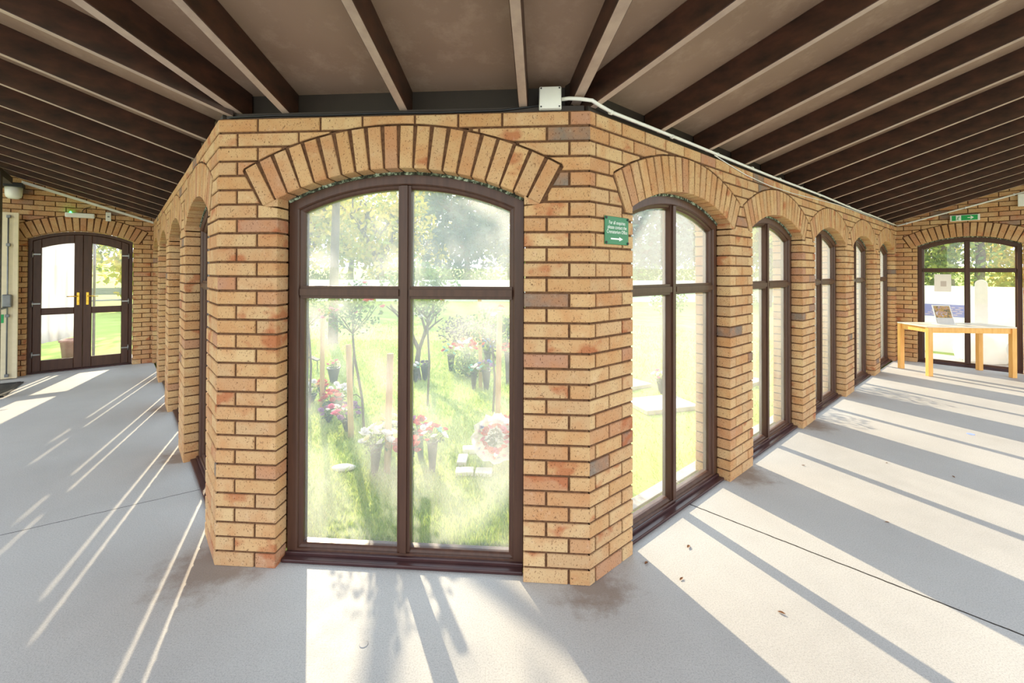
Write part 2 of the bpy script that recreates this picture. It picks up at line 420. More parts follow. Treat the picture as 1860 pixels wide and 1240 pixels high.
OPC = Opening(LC / 2, .6465, .727, 2.077, .192)
def grid_side(c):
    return lambda par: [c + .225 * k + (.1125 if par else 0) for k in range(-45, 60)]
def grid_c(par):
    e0, e1 = LC / 2 - .6465, LC / 2 + .6465
    a = [e0 - .0055 - (.1075 if par == 0 else .22)] + [e0 - .0055 + .1175 * (1 if par else 2) + .225 * k for k in range(3)]
    b = [e1 + .0055 + (.22 if par == 0 else .1075)] + [e1 + .0055 - .1175 * (1 if par == 0 else 2) - .225 * k for k in range(3)]
    return sorted(x for x in a + b if x < LC / 2 - .05 or x > LC / 2 + .05)
brick_wall('wall_center', 'short buff brick wall across the corner holding the big arched window', FC, 0, LC, [OPC], grid_c, ROWS)
OST, OW, OPT = .3714, 1.2654, 1.6857
opsR = [Opening(OST + OW / 2 + OPT * k, OW / 2, .705, 2.055, .185) for k in range(5)]
opsL = [Opening(OST + OW / 2 + OPT * k, OW / 2, .705, 2.055, .185) for k in range(4)]
gs = grid_side(OST + OW + (OPT - OW) / 2)
brick_wall('wall_right', 'long buff brick wall with five tall arched windows running off to the right', FR, 0, LR, opsR, gs, ROWS)
brick_wall('wall_left', 'buff brick wall with four arched windows running off to the left door', FL, 0, LL, opsL, gs, ROWS)
OPD = Opening(.845, .592, .668, 2.155, .178)
OPE = Opening(.867, .600, .675, 2.138, .178)
brick_wall('wall_far_left', 'far left gable wall of brick around the double door', FEL, -.27, 3.4, [OPD], grid_side(.845 + .592 + .05), 48, (ZR + .08, SLS))
brick_wall('wall_far_right', 'far right gable wall of brick behind the pine table', FER, -.27, 3.4, [OPE], grid_side(.867 - .6 - .17), 48, (ZR + .08, SLS))

# ------------------------------------------------------------------ windows and doors
def outline(o, z_b, off, nseg=20):
    """closed loop of the opening, pulled inwards by off: bottom left, up the left, over the arch, down the right"""
    hw = o.hw - off; R = o.R - off
    t = math.asin(min(.999, hw / R)); pts = [(o.c - hw, z_b + off)]
    for k in range(nseg + 1):
        a = -t + 2 * t * k / nseg; pts.append((o.c + R * math.sin(a), o.z0 + R * math.cos(a)))
    pts.append((o.c + hw, z_b + off)); return pts
def ring(bm, F, o, z_b, layers, mat=0):
    loops = [[bm.verts.new(F(a, z, w)) for a, z in outline(o, z_b, off)] for off, w in layers]
    n = len(loops[0])
    for i in range(len(loops)):
        A, B = loops[i], loops[(i + 1) % len(loops)]
        for k in range(n): bm.faces.new((A[k], A[(k + 1) % n], B[(k + 1) % n], B[k])).material_index = mat
def bar(bm, F, a0, a1, z0, z1, w0, w1, ch=.016):
    """frame bar with a rounded front"""
    fbox(bm, F, a0, a1, z0, z1, w0 + .012, w1)
    if a1 - a0 < z1 - z0: fbox(bm, F, a0 + ch, a1 - ch, z0, z1, w0, w0 + .03)
    else: fbox(bm, F, a0, a1, z0 + ch, z1 - ch, w0, w0 + .03)
def pane(o, F, a0, a1, z0, z1, w, parent, off, mat=None):
    """pane between a0..a1; z1 None = up to the arch"""
    pts = [(a0, z0), (a1, z0)]
    if z1 is None:
        R = o.R - off
        for k in range(9):
            a = a1 + (a0 - a1) * k / 8; pts.append((a, o.z0 + math.sqrt(R * R - (a - o.c) ** 2)))
    else: pts += [(a1, z1), (a0, z1)]
    b = BM(); prism(b, pts, lambda a, z, d=0: F(a, z, w), lambda a, z: F(a, z, w + .005))
    return obj('pane', b, mat or M_GLASS, parent)
def window(name, label, F, o, zt=1.432, glass=None, sillbar=True):
    r = empty(name, F(o.c, 0, .1)); off = F(o.c, 0, .1)
    F2 = Frame(F.O - off, F.u, F.n)
    tag(r, label, 'window', kind='structure')
    g = .011; b = BM()
    o2 = Opening(o.c, o.hw - .004, o.rhw, o.apex - .011, .185); o2.R, o2.z0 = o.R - g, o.z0
    FWd = .078
    ring(b, F2, o2, -.012, [(0, .17), (0, .104), (.004, .10), (.050, .10), (.056, .106), (.058, .116), (.070, .120), (FWd, .128), (FWd, .17)])
    obj('window_frame', b, M_FRAME, r)
    b = BM(); loops = []
    t_ = math.asin(o.hw / o.R) - .004; A_ = [-t_ + 2 * t_ * k / 24 for k in range(25)]
    P_ = lambda a, r: (o.c + r * math.sin(a), o.z0 + r * math.cos(a))
    for k in range(24): prism(b, [P_(A_[k], o.R - g - .004), P_(A_[k + 1], o.R - g - .004), P_(A_[k + 1], o.R + .004), P_(A_[k], o.R + .004)], lambda a, z, d=0: F2(a, z, .093), lambda a, z: F2(a, z, .165))
    obj('sealant', b, M_SEAL, r)
    b = BM(); bar(b, F2, o.c - .034, o.c + .034, .05, o.apex - g - .06, .098, .168); obj('mullion', b, M_FRAME, r)
    b = BM()
    bar(b, F2, o.c - o.hw + FWd - .01, o.c - .03, zt - .034, zt + .034, .098, .168); bar(b, F2, o.c + .03, o.c + o.hw - FWd + .01, zt - .034, zt + .034, .098, .168)
    obj('transom', b, M_FRAME, r)
    if sillbar:
        b = BM(); fbox(b, F2, o.c - o.hw + .005, o.c + o.hw - .005, 0, .02, .045, .105, bev=.005)
        fbox(b, F2, o.c - o.hw + .005, o.c + o.hw - .005, 0, .036, .085, .105, bev=.004)
        obj('window_sill', b, M_SILL, r)
    il, ir = o.c - o.hw + FWd - .006, o.c + o.hw - FWd + .006
    for a0, a1 in ((il, o.c - .026), (o.c + .026, ir)):
        pane(o2, F2, a0, a1, .06, zt - .026, .142, r, 0, glass)
        pane(o2, F2, a0, a1, zt + .026, None, .142, r, FWd - .008, glass)
    return r
window('window_1', 'largest arched window, facing the camera in the corner wall', FC, OPC, glass=M_GLASSD)
ordn = ['first', 'second', 'third', 'fourth', 'fifth']
for k, o in enumerate(opsR): window(f'window_{k + 2}', f'{ordn[k]} arched window along the right brick wall, counted from the corner', FR, o)
for k, o in enumerate(opsL): window(f'window_{k + 7}', f'{ordn[k]} arched window along the left brick wall, counted from the corner', FL, o)
window('window_11', 'arched window in the far right wall behind the pine table', FER, OPE, 1.585, M_GLASSC)

def double_door():
    o = OPD; F = Frame(V((0, 0, 0)), FEL.u, FEL.n); loc = FEL(0, 0, 0)
    r = empty('door_1', loc); tag(r, 'brown arched double door with four panes in the far left wall', 'door', kind='structure')
    o2 = Opening(o.c, o.hw - .003, o.rhw, o.apex, .178); o2.R, o2.z0 = o.R - .01, o.z0
    b = BM(); ring(b, F, o2, -.05, [(0, .16), (0, .09), (.045, .09), (.05, .10), (.05, .16)]); obj('door_frame', b, M_FRAME, r)
    b = BM(); fbox(b, F, o.c - .57, o.c + .57, 0, .022, .06, .15, bev=.004); obj('threshold', b, M_SILL, r)
    R1 = o2.R - .0515
    for sgn in (-1, 1):
        a_in, a_out = o.c + sgn * .0012, o.c + sgn * (o.hw - .0525)
        lo, hi = min(a_in, a_out), max(a_in, a_out)
        lf = empty('door_leaf'); lf.parent = r
        b = BM()
        SW = .092
        g_in, g_out = o.c + sgn * .100, o.c + sgn * .450
        g0, g1 = min(g_in, g_out), max(g_in, g_out)
        arcz = lambda a, d=0: o2.z0 + math.sqrt((R1 - d) ** 2 - (a - o.c) ** 2)
        def blk(x0, x1, z0, z1f, w0=.085, w1=.15):
            xs = [x0 + (x1 - x0) * k / 6 for k in range(7)]
            top_ = [(x, z1f(x)) for x in xs][::-1]
            prism(b, [(x0, z0), (x1, z0)] + top_, lambda a, z, d=0: F(a, z, w0 + d), lambda a, z: F(a, z, w1), 0, .006, .006)
        blk(lo, g0, .025, arcz); blk(g1, hi, .025, arcz)
        blk(g0, g1, .025, lambda x: .185); blk(g0, g1, .868, lambda x: .968)
        xs = [g0 + (g1 - g0) * k / 8 for k in range(9)]
        prism(b, [(x, arcz(x, .125)) for x in xs] + [(x, arcz(x)) for x in xs[::-1]], lambda a, z, d=0: F(a, z, .085 + d), lambda a, z: F(a, z, .15), 0, .006, .006)
        obj('leaf_frame', b, M_FRAME, lf)
        pane(o2, F, g0 - .01, g1 + .01, .18, .875, .115, lf, 0, M_GLASSC)
        pane(o2, F, g0 - .01, g1 + .01, .96, None, .115, lf, .17, M_GLASSC)
        b = BM(); ha = o.c + sgn * .053
        fbox(b, F, ha - .016, ha + .016, 1.0, 1.2, .076, .085, bev=.004)
        tube(b, [F(ha, 1.14, .08), F(ha, 1.14, .035)], .010)
        tube(b, [F(ha, 1.14, .036), F(ha + sgn * .03, 1.14, .034), F(ha + sgn * .125, 1.138, .038)], [.010, .009, .007])
        lathe(b, [(.009, 0), (.009, .006)], 12, F(ha, 1.06, .076), Matrix(((1, 0, 0), (0, 1, 0), (0, 0, 1))))
        obj('handle', b, M_BRASS, lf)
        for hz in (.28, 1.04, 1.78):
            b = BM(); hx = o.c + sgn * (o.hw - .05)
            tube(b, [F(hx, hz - .045, .078), F(hx, hz + .045, .078)], .011)
            fbox(b, F, min(hx, hx - sgn * .085), max(hx, hx - sgn * .085), hz - .012, hz + .012, .074, .085, bev=.003)
            obj('hinge', b, M_CHROME, lf)
double_door()

# ------------------------------------------------------------------ floor, ground, roof
b = BM()
FB = .045
pts = [FEL(3.6, 0, .1), FEL(-.02, 0, .1), FL(0, 0, .1) * 1, FC(LC / 2, 0, .1), FR(0, 0, .1), FER(-.02, 0, .1), FER(3.6, 0, .1), V((3.6, -3.2, 0)), V((-3.4, -3.2, 0))]
t0 = [bm_ for bm_ in pts]
vt = [b.verts.new((p.x, p.y, 0)) for p in pts]; vb = [b.verts.new((p.x, p.y, -.15)) for p in pts]
b.faces.new(vt); b.faces.new(vb[::-1])
for i in range(len(pts)): b.faces.new((vb[i], vb[(i + 1) % len(pts)], vt[(i + 1) % len(pts)], vt[i]))
tag(obj('floor', b, M_FLOOR), 'pale grey concrete walkway floor with sunlight patches', 'floor', kind='structure')
b = BM(); b.faces.new([b.verts.new(p) for p in ((-9, -14, -.02), (9, -14, -.02), (9, 1.2, -.02), (-9, 1.2, -.02))][:4])  # unseen paving behind the camera, added to brighten the ceiling
for f in b.faces[:]: bmesh.ops.extrude_face_region(b, geom=[f])
for v in list(b.verts)[4:]: v.co.z = -.12
tag(obj('bounce_paving', b, plain('tan_paving', srgb(186, 172, 156), .9, scale=2)), 'unseen pale paving added behind the camera to bounce light up', 'paving', kind='structure')
b = BM(); S = 160
# lawn all round with a gentle rise far away
nx = 60; vs = {}
for i in range(nx + 1):
    for j in range(nx + 1):
        x = (i / nx - .5) * 2; y = (j / nx - .5) * 2
        X = S * x * abs(x) ; Y = S * y * abs(y)
        d = math.hypot(X, Y); zz = GZ - .002 + max(0, d - 45) * .02
        vs[i, j] = b.verts.new((X, Y, zz - (.0 if Y > 2 or d > 12 else .12)))
for i in range(nx):
    for j in range(nx): b.faces.new((vs[i, j], vs[i + 1, j], vs[i + 1, j + 1], vs[i, j + 1]))
tag(obj('ground', b, M_LAWN), 'sunny lawn of the memorial garden outside', 'lawn', kind='structure')

def hipdir(nS):
    # horizontal direction along which both roofs rise alike: SLC*v.nC = SLS*v.nS
    w_ = nC * SLC - nS * SLS; v = V((-w_.y, w_.x, 0)).normalized()
    return v if v.dot(nC) > 0 else -v
hR, hL = hipdir(nR), hipdir(nL)
DR = 3.7
def roof_pt(P, n, s, O, dz=0): return V((P.x, P.y, ZR + s * (P - O).dot(n) + dz))
b = BM()
def slab(pts, n, s, O):
    v0 = [b.verts.new(roof_pt(p, n, s, O, RD)) for p in pts]; v1 = [b.verts.new(roof_pt(p, n, s, O, RD + .03)) for p in pts]
    k = len(pts); b.faces.new(v0); b.faces.new(v1[::-1])
    for i in range(k): b.faces.new((v0[i], v0[(i + 1) % k], v1[(i + 1) % k], v1[i]))
hr_end = PR + hR * (DR / hR.dot(nC)); hl_end = PL + hL * (DR / hL.dot(nC))
back = .4
hr0 = PR - hR * back; hl0 = PL - hL * back
slab([hl0, hr0, hr_end, hl_end], nC, SLC, PL)
eR2 = ER + uR * .27
slab([hr0, hr0 + uR * ((eR2 - hr0).dot(uR)), eR2 + nR * (hr_end - PR).dot(nR), hr_end], nR, SLS, PR)
eL2 = EL + uL * .27
slab([hl0, hl0 + uL * ((eL2 - hl0).dot(uL)), eL2 + nL * (hl_end - PL).dot(nL), hl_end], nL, SLS, PL)
tag(obj('ceiling', b, M_BOARD), 'sloping brown painted roof boards above the rafters', 'ceiling', kind='structure')

def rafter(P, n_dir, slope, L, label, group, w=.046, up=0, back_=.10):
    """P: foot on the wall line, n_dir: horizontal run, slope per metre along n_dir"""
    side = V((-n_dir.y, n_dir.x, 0)); bm = BM()
    def q(d, s_, dz): p = P + n_dir * d + side * s_; return V((p.x, p.y, ZR + up + slope * d + dz))
    h = w / 2
    box8(bm, [q(-back_, -h, 0), q(-back_, h, 0), q(L, h, 0), q(L, -h, 0), q(-back_, -h, RD), q(-back_, h, RD), q(L, h, RD), q(L, -h, RD)])
    bmesh.ops.recalc_face_normals(bm, faces=bm.faces[:])
    bmesh.ops.bevel(bm, geom=bm.edges[:], offset=.003, segments=1, affect='EDGES')
    bmesh.ops.recalc_face_normals(bm, faces=bm.faces[:])
    for f in bm.faces: f.material_index = 1 if f.normal.z < -.9 else 0  # downward faces take the paler grey-brown timber colour
    o = based('roof_rafter', bm, [M_RAFTER, M_UNDER], V((P.x, P.y, ZR))); tag(o, label, 'rafter', group); return o
rword = ['first', 'second', 'third', 'fourth', 'fifth', 'sixth', 'seventh', 'eighth', 'ninth', 'tenth', 'eleventh', 'twelfth', 'thirteenth', 'fourteenth']
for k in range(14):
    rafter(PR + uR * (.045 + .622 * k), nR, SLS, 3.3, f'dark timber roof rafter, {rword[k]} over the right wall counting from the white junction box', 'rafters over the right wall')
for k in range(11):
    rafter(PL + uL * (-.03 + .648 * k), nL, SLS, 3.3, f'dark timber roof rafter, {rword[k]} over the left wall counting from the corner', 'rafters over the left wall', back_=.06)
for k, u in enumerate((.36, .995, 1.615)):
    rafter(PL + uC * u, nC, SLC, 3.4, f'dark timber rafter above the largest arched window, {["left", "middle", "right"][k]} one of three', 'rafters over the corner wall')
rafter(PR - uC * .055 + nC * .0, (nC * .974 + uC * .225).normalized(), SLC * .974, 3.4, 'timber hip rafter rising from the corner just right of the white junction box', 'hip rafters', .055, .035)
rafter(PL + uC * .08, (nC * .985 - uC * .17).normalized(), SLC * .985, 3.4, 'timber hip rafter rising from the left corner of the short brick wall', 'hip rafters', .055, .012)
# timber plates that close the gap above the brickwork
for i, (F, a0, a1, lab) in enumerate(((FC, 0, LC, 'dark timber plate over the corner wall'), (FR, -.02, LR, 'dark timber plate over the right wall'), (FL, -.02, LL, 'dark timber plate over the left wall'))):
    bm = BM(); fbox(bm, F, a0, a1, WTOP - .0, 2.62, .105, .15)
    fbox(bm, F, a0 + .03, a1 - .03, WTOP + .002, ZR - .003, .02, .105)
    tag(obj(f'trim_{i + 1}', bm, M_DARK), lab, 'timber plate', kind='structure')

# dark outer post and beam by the left doors, with the cream fire door
bm = BM(); F = FL
fbox(bm, F, 5.26, 5.40, 0, 2.74, -1.66, -1.492)
fbox(bm, F, 4.2, 6.42, 2.74, 2.83, -1.66, -1.54)
tag(obj('trim_4', bm, M_DARK), 'dark timber post and beam at the far left edge', 'post', kind='structure')
def fire_door():
    # leaf stands in front of the gable wall
    F0 = Frame(V((0, 0, 0)), FEL.u, FEL.n); loc = FEL(1.50, 0, -.17)
    r = empty('door_2', loc); tag(r, 'cream fire exit door leaf with push bar at the far left edge', 'door', kind='structure')
    F_ = lambda a, z, w=0: F0(a, z, w)
    b = BM(); fbox(b, F_, 0, .92, .01, 2.36, 0, .045, bev=.004); obj('leaf_panel', b, M_CREAM, r)
    b = BM(); fbox(b, F_, 0.0, .045, .01, 2.36, -.012, .0, bev=.003); obj('edge_strip', b, M_CREAM, r)
    b = BM()
    tube(b, [F_(.095, .06, -.03), F_(.095, 2.30, -.03)], .009)
    for z in (.06, .9, 1.9, 2.30): fbox(b, F_, .075, .115, z - .02, z + .02, -.04, 0, bev=.003)
    obj('vertical_rod', b, M_GREY, r)
    b = BM(); fbox(b, F_, .055, .145, 1.02, 1.20, -.06, 0, bev=.012); obj('latch_box', b, M_GREY, r)
    b = BM(); tube(b, [F_(.10, 1.02, -.06), F_(.20, .985, -.09), F_(.85, .985, -.09)], .014); obj('push_bar', b, M_GREY, r)
    b = BM(); fbox(b, F_, .13, .62, .80, .92, -.003, 0); obj('sign_plate', b, M_EXIT, r)
    return r, F_
def text(name, s, F_, a, z, w, size, mat, parent, align='CENTER', flip=False, ext=.0012, width=None):
    cu = bpy.data.curves.new(name, 'FONT'); cu.body = s; cu.size = size; cu.align_x = align; cu.align_y = 'CENTER'; cu.extrude = ext
    tmp = bpy.data.objects.new('tmp_text', cu); C.objects.link(tmp)
    dg = bpy.context.evaluated_depsgraph_get(); me = bpy.data.meshes.new_from_object(tmp.evaluated_get(dg))
    bpy.data.objects.remove(tmp); bpy.data.curves.remove(cu)
    k = -1 if flip else 1
    if width:
        xs_ = [v.co.x for v in me.vertices]; kx = width / (max(xs_) - min(xs_))
        for v in me.vertices: v.co.x *= kx
    o_ = F_(a, z, w); ux = (F_(a + 1, z, w) - o_) * k; nx = (F_(a, z, w - 1) - o_)
    for v in me.vertices:
        x, y, zz = v.co; v.co = o_ + ux * x + Z * y + nx * zz
    me.materials.clear(); return obj_me(name, me, mat, parent)
dr, Fd = fire_door()
text('lettering', 'Push bar to open', Fd, .375, .86, -.004, .062, M_LETTER, dr, flip=True)
bm = BM(); mc = V((-6.72, 6.07, 0)); e1 = V((.53, -.70, 0)); e2 = V((-.62, -.47, 0))
t_ = BM()
for k in range(12):
    p = mc + e1 * (k / 12); d = e1.normalized() * (e1.length / 12 * .62)
    box8(bm, [p, p + d, p + d + e2, p + e2, p + Z * .012, p + d + Z * .012, p + d + e2 + Z * .012, p + e2 + Z * .012])
for p, dd in ((mc, e2), (mc + e1, e2)):
    q = e1.normalized() * .03; box8(bm, [p - q, p + q, p + q + dd, p - q + dd, p - q + Z * .016, p + q + Z * .016, p + q + dd + Z * .016, p - q + dd + Z * .016])
q = e2.normalized() * .03; box8(bm, [mc - q, mc + q, mc + q + e1, mc - q + e1, mc - q + Z * .016, mc + q + Z * .016, mc + q + e1 + Z * .016, mc - q + e1 + Z * .016])
tag(based('floor_mat', bm, M_BLACK, mc), 'black ribbed entrance mat at the far left edge of the floor', 'mat')

# ------------------------------------------------------------------ fittings
def fitting(name, label, cat, loc, group=None):
    r = empty(name, loc); tag(r, label, cat, group); return r
def local(F, loc): return Frame(F.O - V(loc), F.u, F.n)
# junction box
loc = FC(1.752, 2.362, .02); r = fitting('junction_box', 'white square junction box on top of the corner brick wall', 'box', loc); Fq = local(FC, loc)
b = BM(); fbox(b, Fq, 1.695, 1.808, 2.360, 2.474, .004, .07, bev=.006); obj('box_body', b, M_WHITEP, r)
b = BM(); fbox(b, Fq, 1.697, 1.806, 2.362, 2.472, -.008, .004, bev=.005); obj('box_lid', b, M_WHITEP, r)
for a in (1.706, 1.797):
    for z in (2.371, 2.463):
        b = BM(); tube(b, [Fq(a, z, -.007), Fq(a, z, -.0105)], .0042, 8); obj('screw', b, M_BLACK, r)
# conduits
def clip_saddle(p, d, r_, parent, rad=.0125):
    b = BM(); tube(b, [p - d * .009, p + d * .009], rad, 12)
    obj('pipe_clip', b, M_WHITEP, parent)
loc = FR(0, 2.39, -.02); r = fitting('cable_conduit', 'white plastic conduit pipe running along the top of the right brick wall', 'conduit', loc)
b = BM(); path = [FC(1.806, 2.412, .012), FC(1.845, 2.411, -.002), FC(1.90, 2.402, -.014), FR(-.004, 2.394, -.013), FR(.06, 2.382, -.015), FR(.16, 2.373, -.014)] + [FR(s_, 2.371 + .004 * math.sin(s_ * 2), -.013) for s_ in np.arange(.5, 8.5, .5)] + [FR(8.53, 2.372, -.013)]
tube(b, [p - loc for p in path], .0095, 10); obj('pipe', b, M_WHITEP, r)
for k in range(14): clip_saddle(FR(.15 + .62 * k, 2.372, -.013) - loc, uR, 0, r)
loc = FER(0, 2.37, -.02); r = fitting('cable_conduit', 'white conduit climbing the far right wall above the green exit sign', 'conduit', loc)
b = BM(); tube(b, [FER(.012, 2.368, -.016) - loc, FER(.05, 2.375, -.016) - loc, FER(1.5, 2.375 + .277 * 1.45, -.016) - loc, FER(3.2, 2.375 + .277 * 3.15, -.016) - loc], .013, 10); obj('pipe', b, M_WHITEP, r)
for t_ in (.14, .86, 1.38, 2.1): clip_saddle(FER(t_, 2.375 + .277 * (t_ - .05), -.016) - loc, nR, 0, r, .02)
loc = FEL(0, 2.34, -.02); r = fitting('cable_trunking', 'white cable trunking strip sloping up the far left wall under the rafters', 'trunking', loc)
b = BM(); t = [(.0, 2.33), (1.5, 2.825)]
Fq = local(FEL, loc)
prism(b, [(.0, 2.325), (1.495, 2.806), (1.495, 2.846), (.0, 2.358)], lambda a, z, d=0: Fq(a, z, -.03), lambda a, z: Fq(a, z, -.003)); obj('strip', b, M_WHITEP, r)
# thin cables
def cable(name, label, pts, rad, mat):
    o_ = pts[0].copy(); b = BM(); tube(b, [p - o_ for p in pts], rad, 6); r = obj(name, b, mat); r.location = o_; tag(r, label, 'cable'); return r
cable('thin_cable', 'thin white cable sagging below the conduit on the right wall', [FR(1.36, 2.363, -.006), FR(1.6, 2.335, -.006), FR(1.9, 2.305, -.006), FR(2.4, 2.285, -.006), FR(3.0, 2.29, -.006), FR(3.7, 2.315, -.006), FR(4.6, 2.345, -.006), FR(6.0, 2.352, -.006), FR(8.3, 2.352, -.006)], .0035, M_WHITEP)
cable('black_cable', 'black cable clipped along the timber plate above the corner wall', [FC(.05, 2.362, .012), FC(.3, 2.367, .012), FC(.6, 2.362, .012), FC(.9, 2.366, .012), FC(1.2, 2.361, .012), FC(1.5, 2.364, .012), FC(1.694, 2.385, .016)], .005, M_BLACK)
# enquiries sign
loc = FR(.214, 1.762, -.004); r = fitting('direction_sign', 'green enquiries sign with white lettering and arrow on the brick pier', 'sign', loc); Fq = local(FR, loc)
b = BM(); fbox(b, Fq, .110, .318, 1.690, 1.836, -.007, -.002, bev=.002)
sg = obj('sign_plate', b, M_GREEN, r)
for s_, z, wd_ in (('For all enquiries', 1.8035, .142), ('please contact the', 1.7795, .166), ('Crematorium Office', 1.7555, .180)):
    text('lettering', s_, Fq, .214, z, -.0078, .0265, M_LETTER, r, ext=.0004, width=wd_)
b = BM(); prism(b, [(.158, 1.7155), (.232, 1.7155), (.232, 1.7085), (.264, 1.7195), (.232, 1.7305), (.232, 1.7235), (.158, 1.7235)], lambda a, z, d=0: Fq(a, z, -.0085), lambda a, z: Fq(a, z, -.006)); obj('arrow', b, M_LETTER, r)
for a in (.119, .309):
    for z in (1.699, 1.827):
        b = BM(); tube(b, [Fq(a, z, -.006), Fq(a, z, -.012)], .0065, 12); obj('screw_cap', b, M_BLACK, r)
# exit sign on the right
loc = FER(.85, 2.44, -.03); r = fitting('exit_sign', 'green running man exit sign with white arrow above the far right window', 'sign', loc); Fq = local(FER, loc)
b = BM(); fbox(b, Fq, .682, 1.022, 2.385, 2.482, -.05, -.002, bev=.006); obj('housing', b, M_WHITEP, r)
b = BM(); fbox(b, Fq, .704, .998, 2.393, 2.474, -.053, -.049); obj('green_panel', b, M_EXIT, r)
b = BM(); fbox(b, Fq, .752, .812, 2.393, 2.474, -.0555, -.052); obj('white_doorway', b, M_LETTER, r)
b = BM()
W1 = -.0575
def limb(pts, rr): tube(b, [Fq(a, z, W1) for a, z in pts], rr, 6)
limb([(.783, 2.449), (.778, 2.430), (.770, 2.415)], .0045)
limb([(.770, 2.416), (.782, 2.410), (.780, 2.398)], .0032); limb([(.770, 2.416), (.766, 2.406), (.757, 2.402)], .0032)
limb([(.783, 2.446), (.793, 2.440), (.800, 2.444)], .0026); limb([(.781, 2.444), (.770, 2.443), (.764, 2.434)], .0026)
lathe(b, [(.0001, -.006), (.0045, -.004), (.006, 0), (.0045, .004), (.0001, .006)], 10, Fq(.788, 2.458, W1)); obj('running_figure', b, M_EXIT, r)
b = BM(); prism(b, [(.885, 2.428), (.928, 2.428), (.912, 2.409), (.926, 2.409), (.956, 2.4335), (.926, 2.458), (.912, 2.458), (.928, 2.439), (.885, 2.439)], lambda a, z, d=0: Fq(a, z, -.0555), lambda a, z: Fq(a, z, -.052)); obj('arrow', b, M_LETTER, r)
loc = FER(1.5, 2.65, -.03); r = fitting('wall_box', 'white square box on the far right wall beside the conduit', 'box', loc); Fq = local(FER, loc)
b = BM(); fbox(b, Fq, 1.418, 1.60, 2.555, 2.745, -.06, -.001, bev=.008); obj('housing', b, M_WHITEP, r)
b = BM(); tube(b, [Fq(1.50, 2.65, -.058), Fq(1.50, 2.65, -.066)], .012, 12); obj('indicator', b, M_CREAM, r)
# emergency light on the left
loc = FEL(.88, 2.385, -.03); r = fitting('emergency_light', 'white emergency light bar with a glowing green lamp above the double door', 'light', loc); Fq = local(FEL, loc)
b = BM(); fbox(b, Fq, .716, 1.046, 2.352, 2.425, -.06, -.001, bev=.012); obj('housing', b, M_WHITEP, r)
b = BM(); lathe(b, [(.001, -.012), (.010, -.007), (.012, 0), (.010, .007), (.001, .012)], 12, Fq(.985, 2.43, -.05)); obj('green_lamp', b, emit_mat('green_led', (.02, 1, .15, 1), 30), r)
loc = FEL(.56, 2.38, -.02); r = fitting('wall_sensor', 'small upright white sensor box right of the emergency light', 'sensor', loc); Fq = local(FEL, loc)
b = BM(); fbox(b, Fq, .525, .59, 2.325, 2.465, -.03, -.001, bev=.006); obj('housing', b, M_WHITEP, r)
b = BM(); fbox(b, Fq, .545, .57, 2.385, 2.405, -.034, -.028, bev=.002); obj('sensor_eye', b, M_GREY, r)
cable('sensor_cable', 'short black cable arching above the emergency light', [FEL(.86, 2.43, -.02), FEL(.855, 2.47, -.006), FEL(.82, 2.51, -.005), FEL(.76, 2.535, -.005)], .004, M_BLACK)
# bulkhead lamp on the left
loc = FEL(1.56, 2.72, -.12); r = fitting('bulkhead_lamp', 'white dome wall lamp under a black cap at the far left edge', 'lamp', loc); Fq = local(FEL, loc)
b = BM(); fbox(b, Fq, 1.46, 1.72, 2.725, 2.785, -.22, -.001, bev=.008); obj('cap', b, M_BLACK, r)
b = BM(); lathe(b, [(.002, -.17), (.05, -.165), (.078, -.14), (.086, -.11), (.092, 0)], 20, Fq(1.56, 2.727, -.11)); obj('diffuser', b, M_WHITEP, r)

# table by the far right window
def table():
    P = [V((6.20, 6.60, 0)), V((7.43, 6.50, 0)), V((7.47, 7.04, 0)), V((6.25, 7.17, 0))]
    ctr = sum(P, V((0, 0, 0))) / 4
    r = empty('side_table', ctr); tag(r, 'pale topped pine table in front of the far right window', 'table')
    Q = [p - ctr for p in P]
    b = BM(); box8(b, [q + Z * .725 for q in Q] + [q + Z * .745 for q in Q])
    bmesh.ops.recalc_face_normals(b, faces=b.faces[:]); bmesh.ops.bevel(b, geom=b.edges[:], offset=.003, segments=1, affect='EDGES'); obj('table_top', b, M_TOP, r)
    rz = math.atan2(Q[1].y - Q[0].y, Q[1].x - Q[0].x)
    L = [q * .93 for q in Q]
    for q in L:
        b = BM(); cube(b, (q.x, q.y, .3625), (.062, .062, .725), rz, .004); obj('leg', b, M_PINE, r)
    for i in range(4):
        a, c = L[i], L[(i + 1) % 4]; m = (a + c) / 2; d = c - a
        b = BM(); cube(b, (m.x, m.y, .685), (d.length - .06, .022, .078), math.atan2(d.y, d.x), .002); obj('apron', b, M_PINE, r)
table()
def flyer_mat():
    t = NT('flyer_print')
    n_ = t.noise(26, 4, .6)
    return t.bsdf(t.ramp(n_, [(.30, srgb(60, 62, 60)), (.42, srgb(110, 92, 60)), (.52, srgb(196, 150, 50)), (.6, srgb(150, 120, 140)), (.72, srgb(222, 220, 214))]), .4)
loc = V((6.70, 6.82, .745)); r = empty('leaflet_holder', loc, math.radians(-14)); tag(r, 'white stand with a flower photo flyer on the pine table', 'leaflet stand')
tilt = Matrix.Rotation(math.radians(-22), 3, 'X')
b = BM(); cube(b, tilt @ V((0, 0, .155)), (.235, .006, .315), R=tilt); cube(b, V((0, .04, .004)), (.235, .16, .008)); obj('stand_back', b, M_WHITEP, r)
b = BM(); cube(b, tilt @ V((0, -.005, .20)), (.205, .003, .19), R=tilt); obj('flyer', b, flyer_mat(), r)
b = BM(); cube(b, tilt @ V((0, -.006, .055)), (.215, .004, .085), R=tilt); obj('pocket', b, plain('grey_card', srgb(204, 200, 196), .5, var=.05), r)
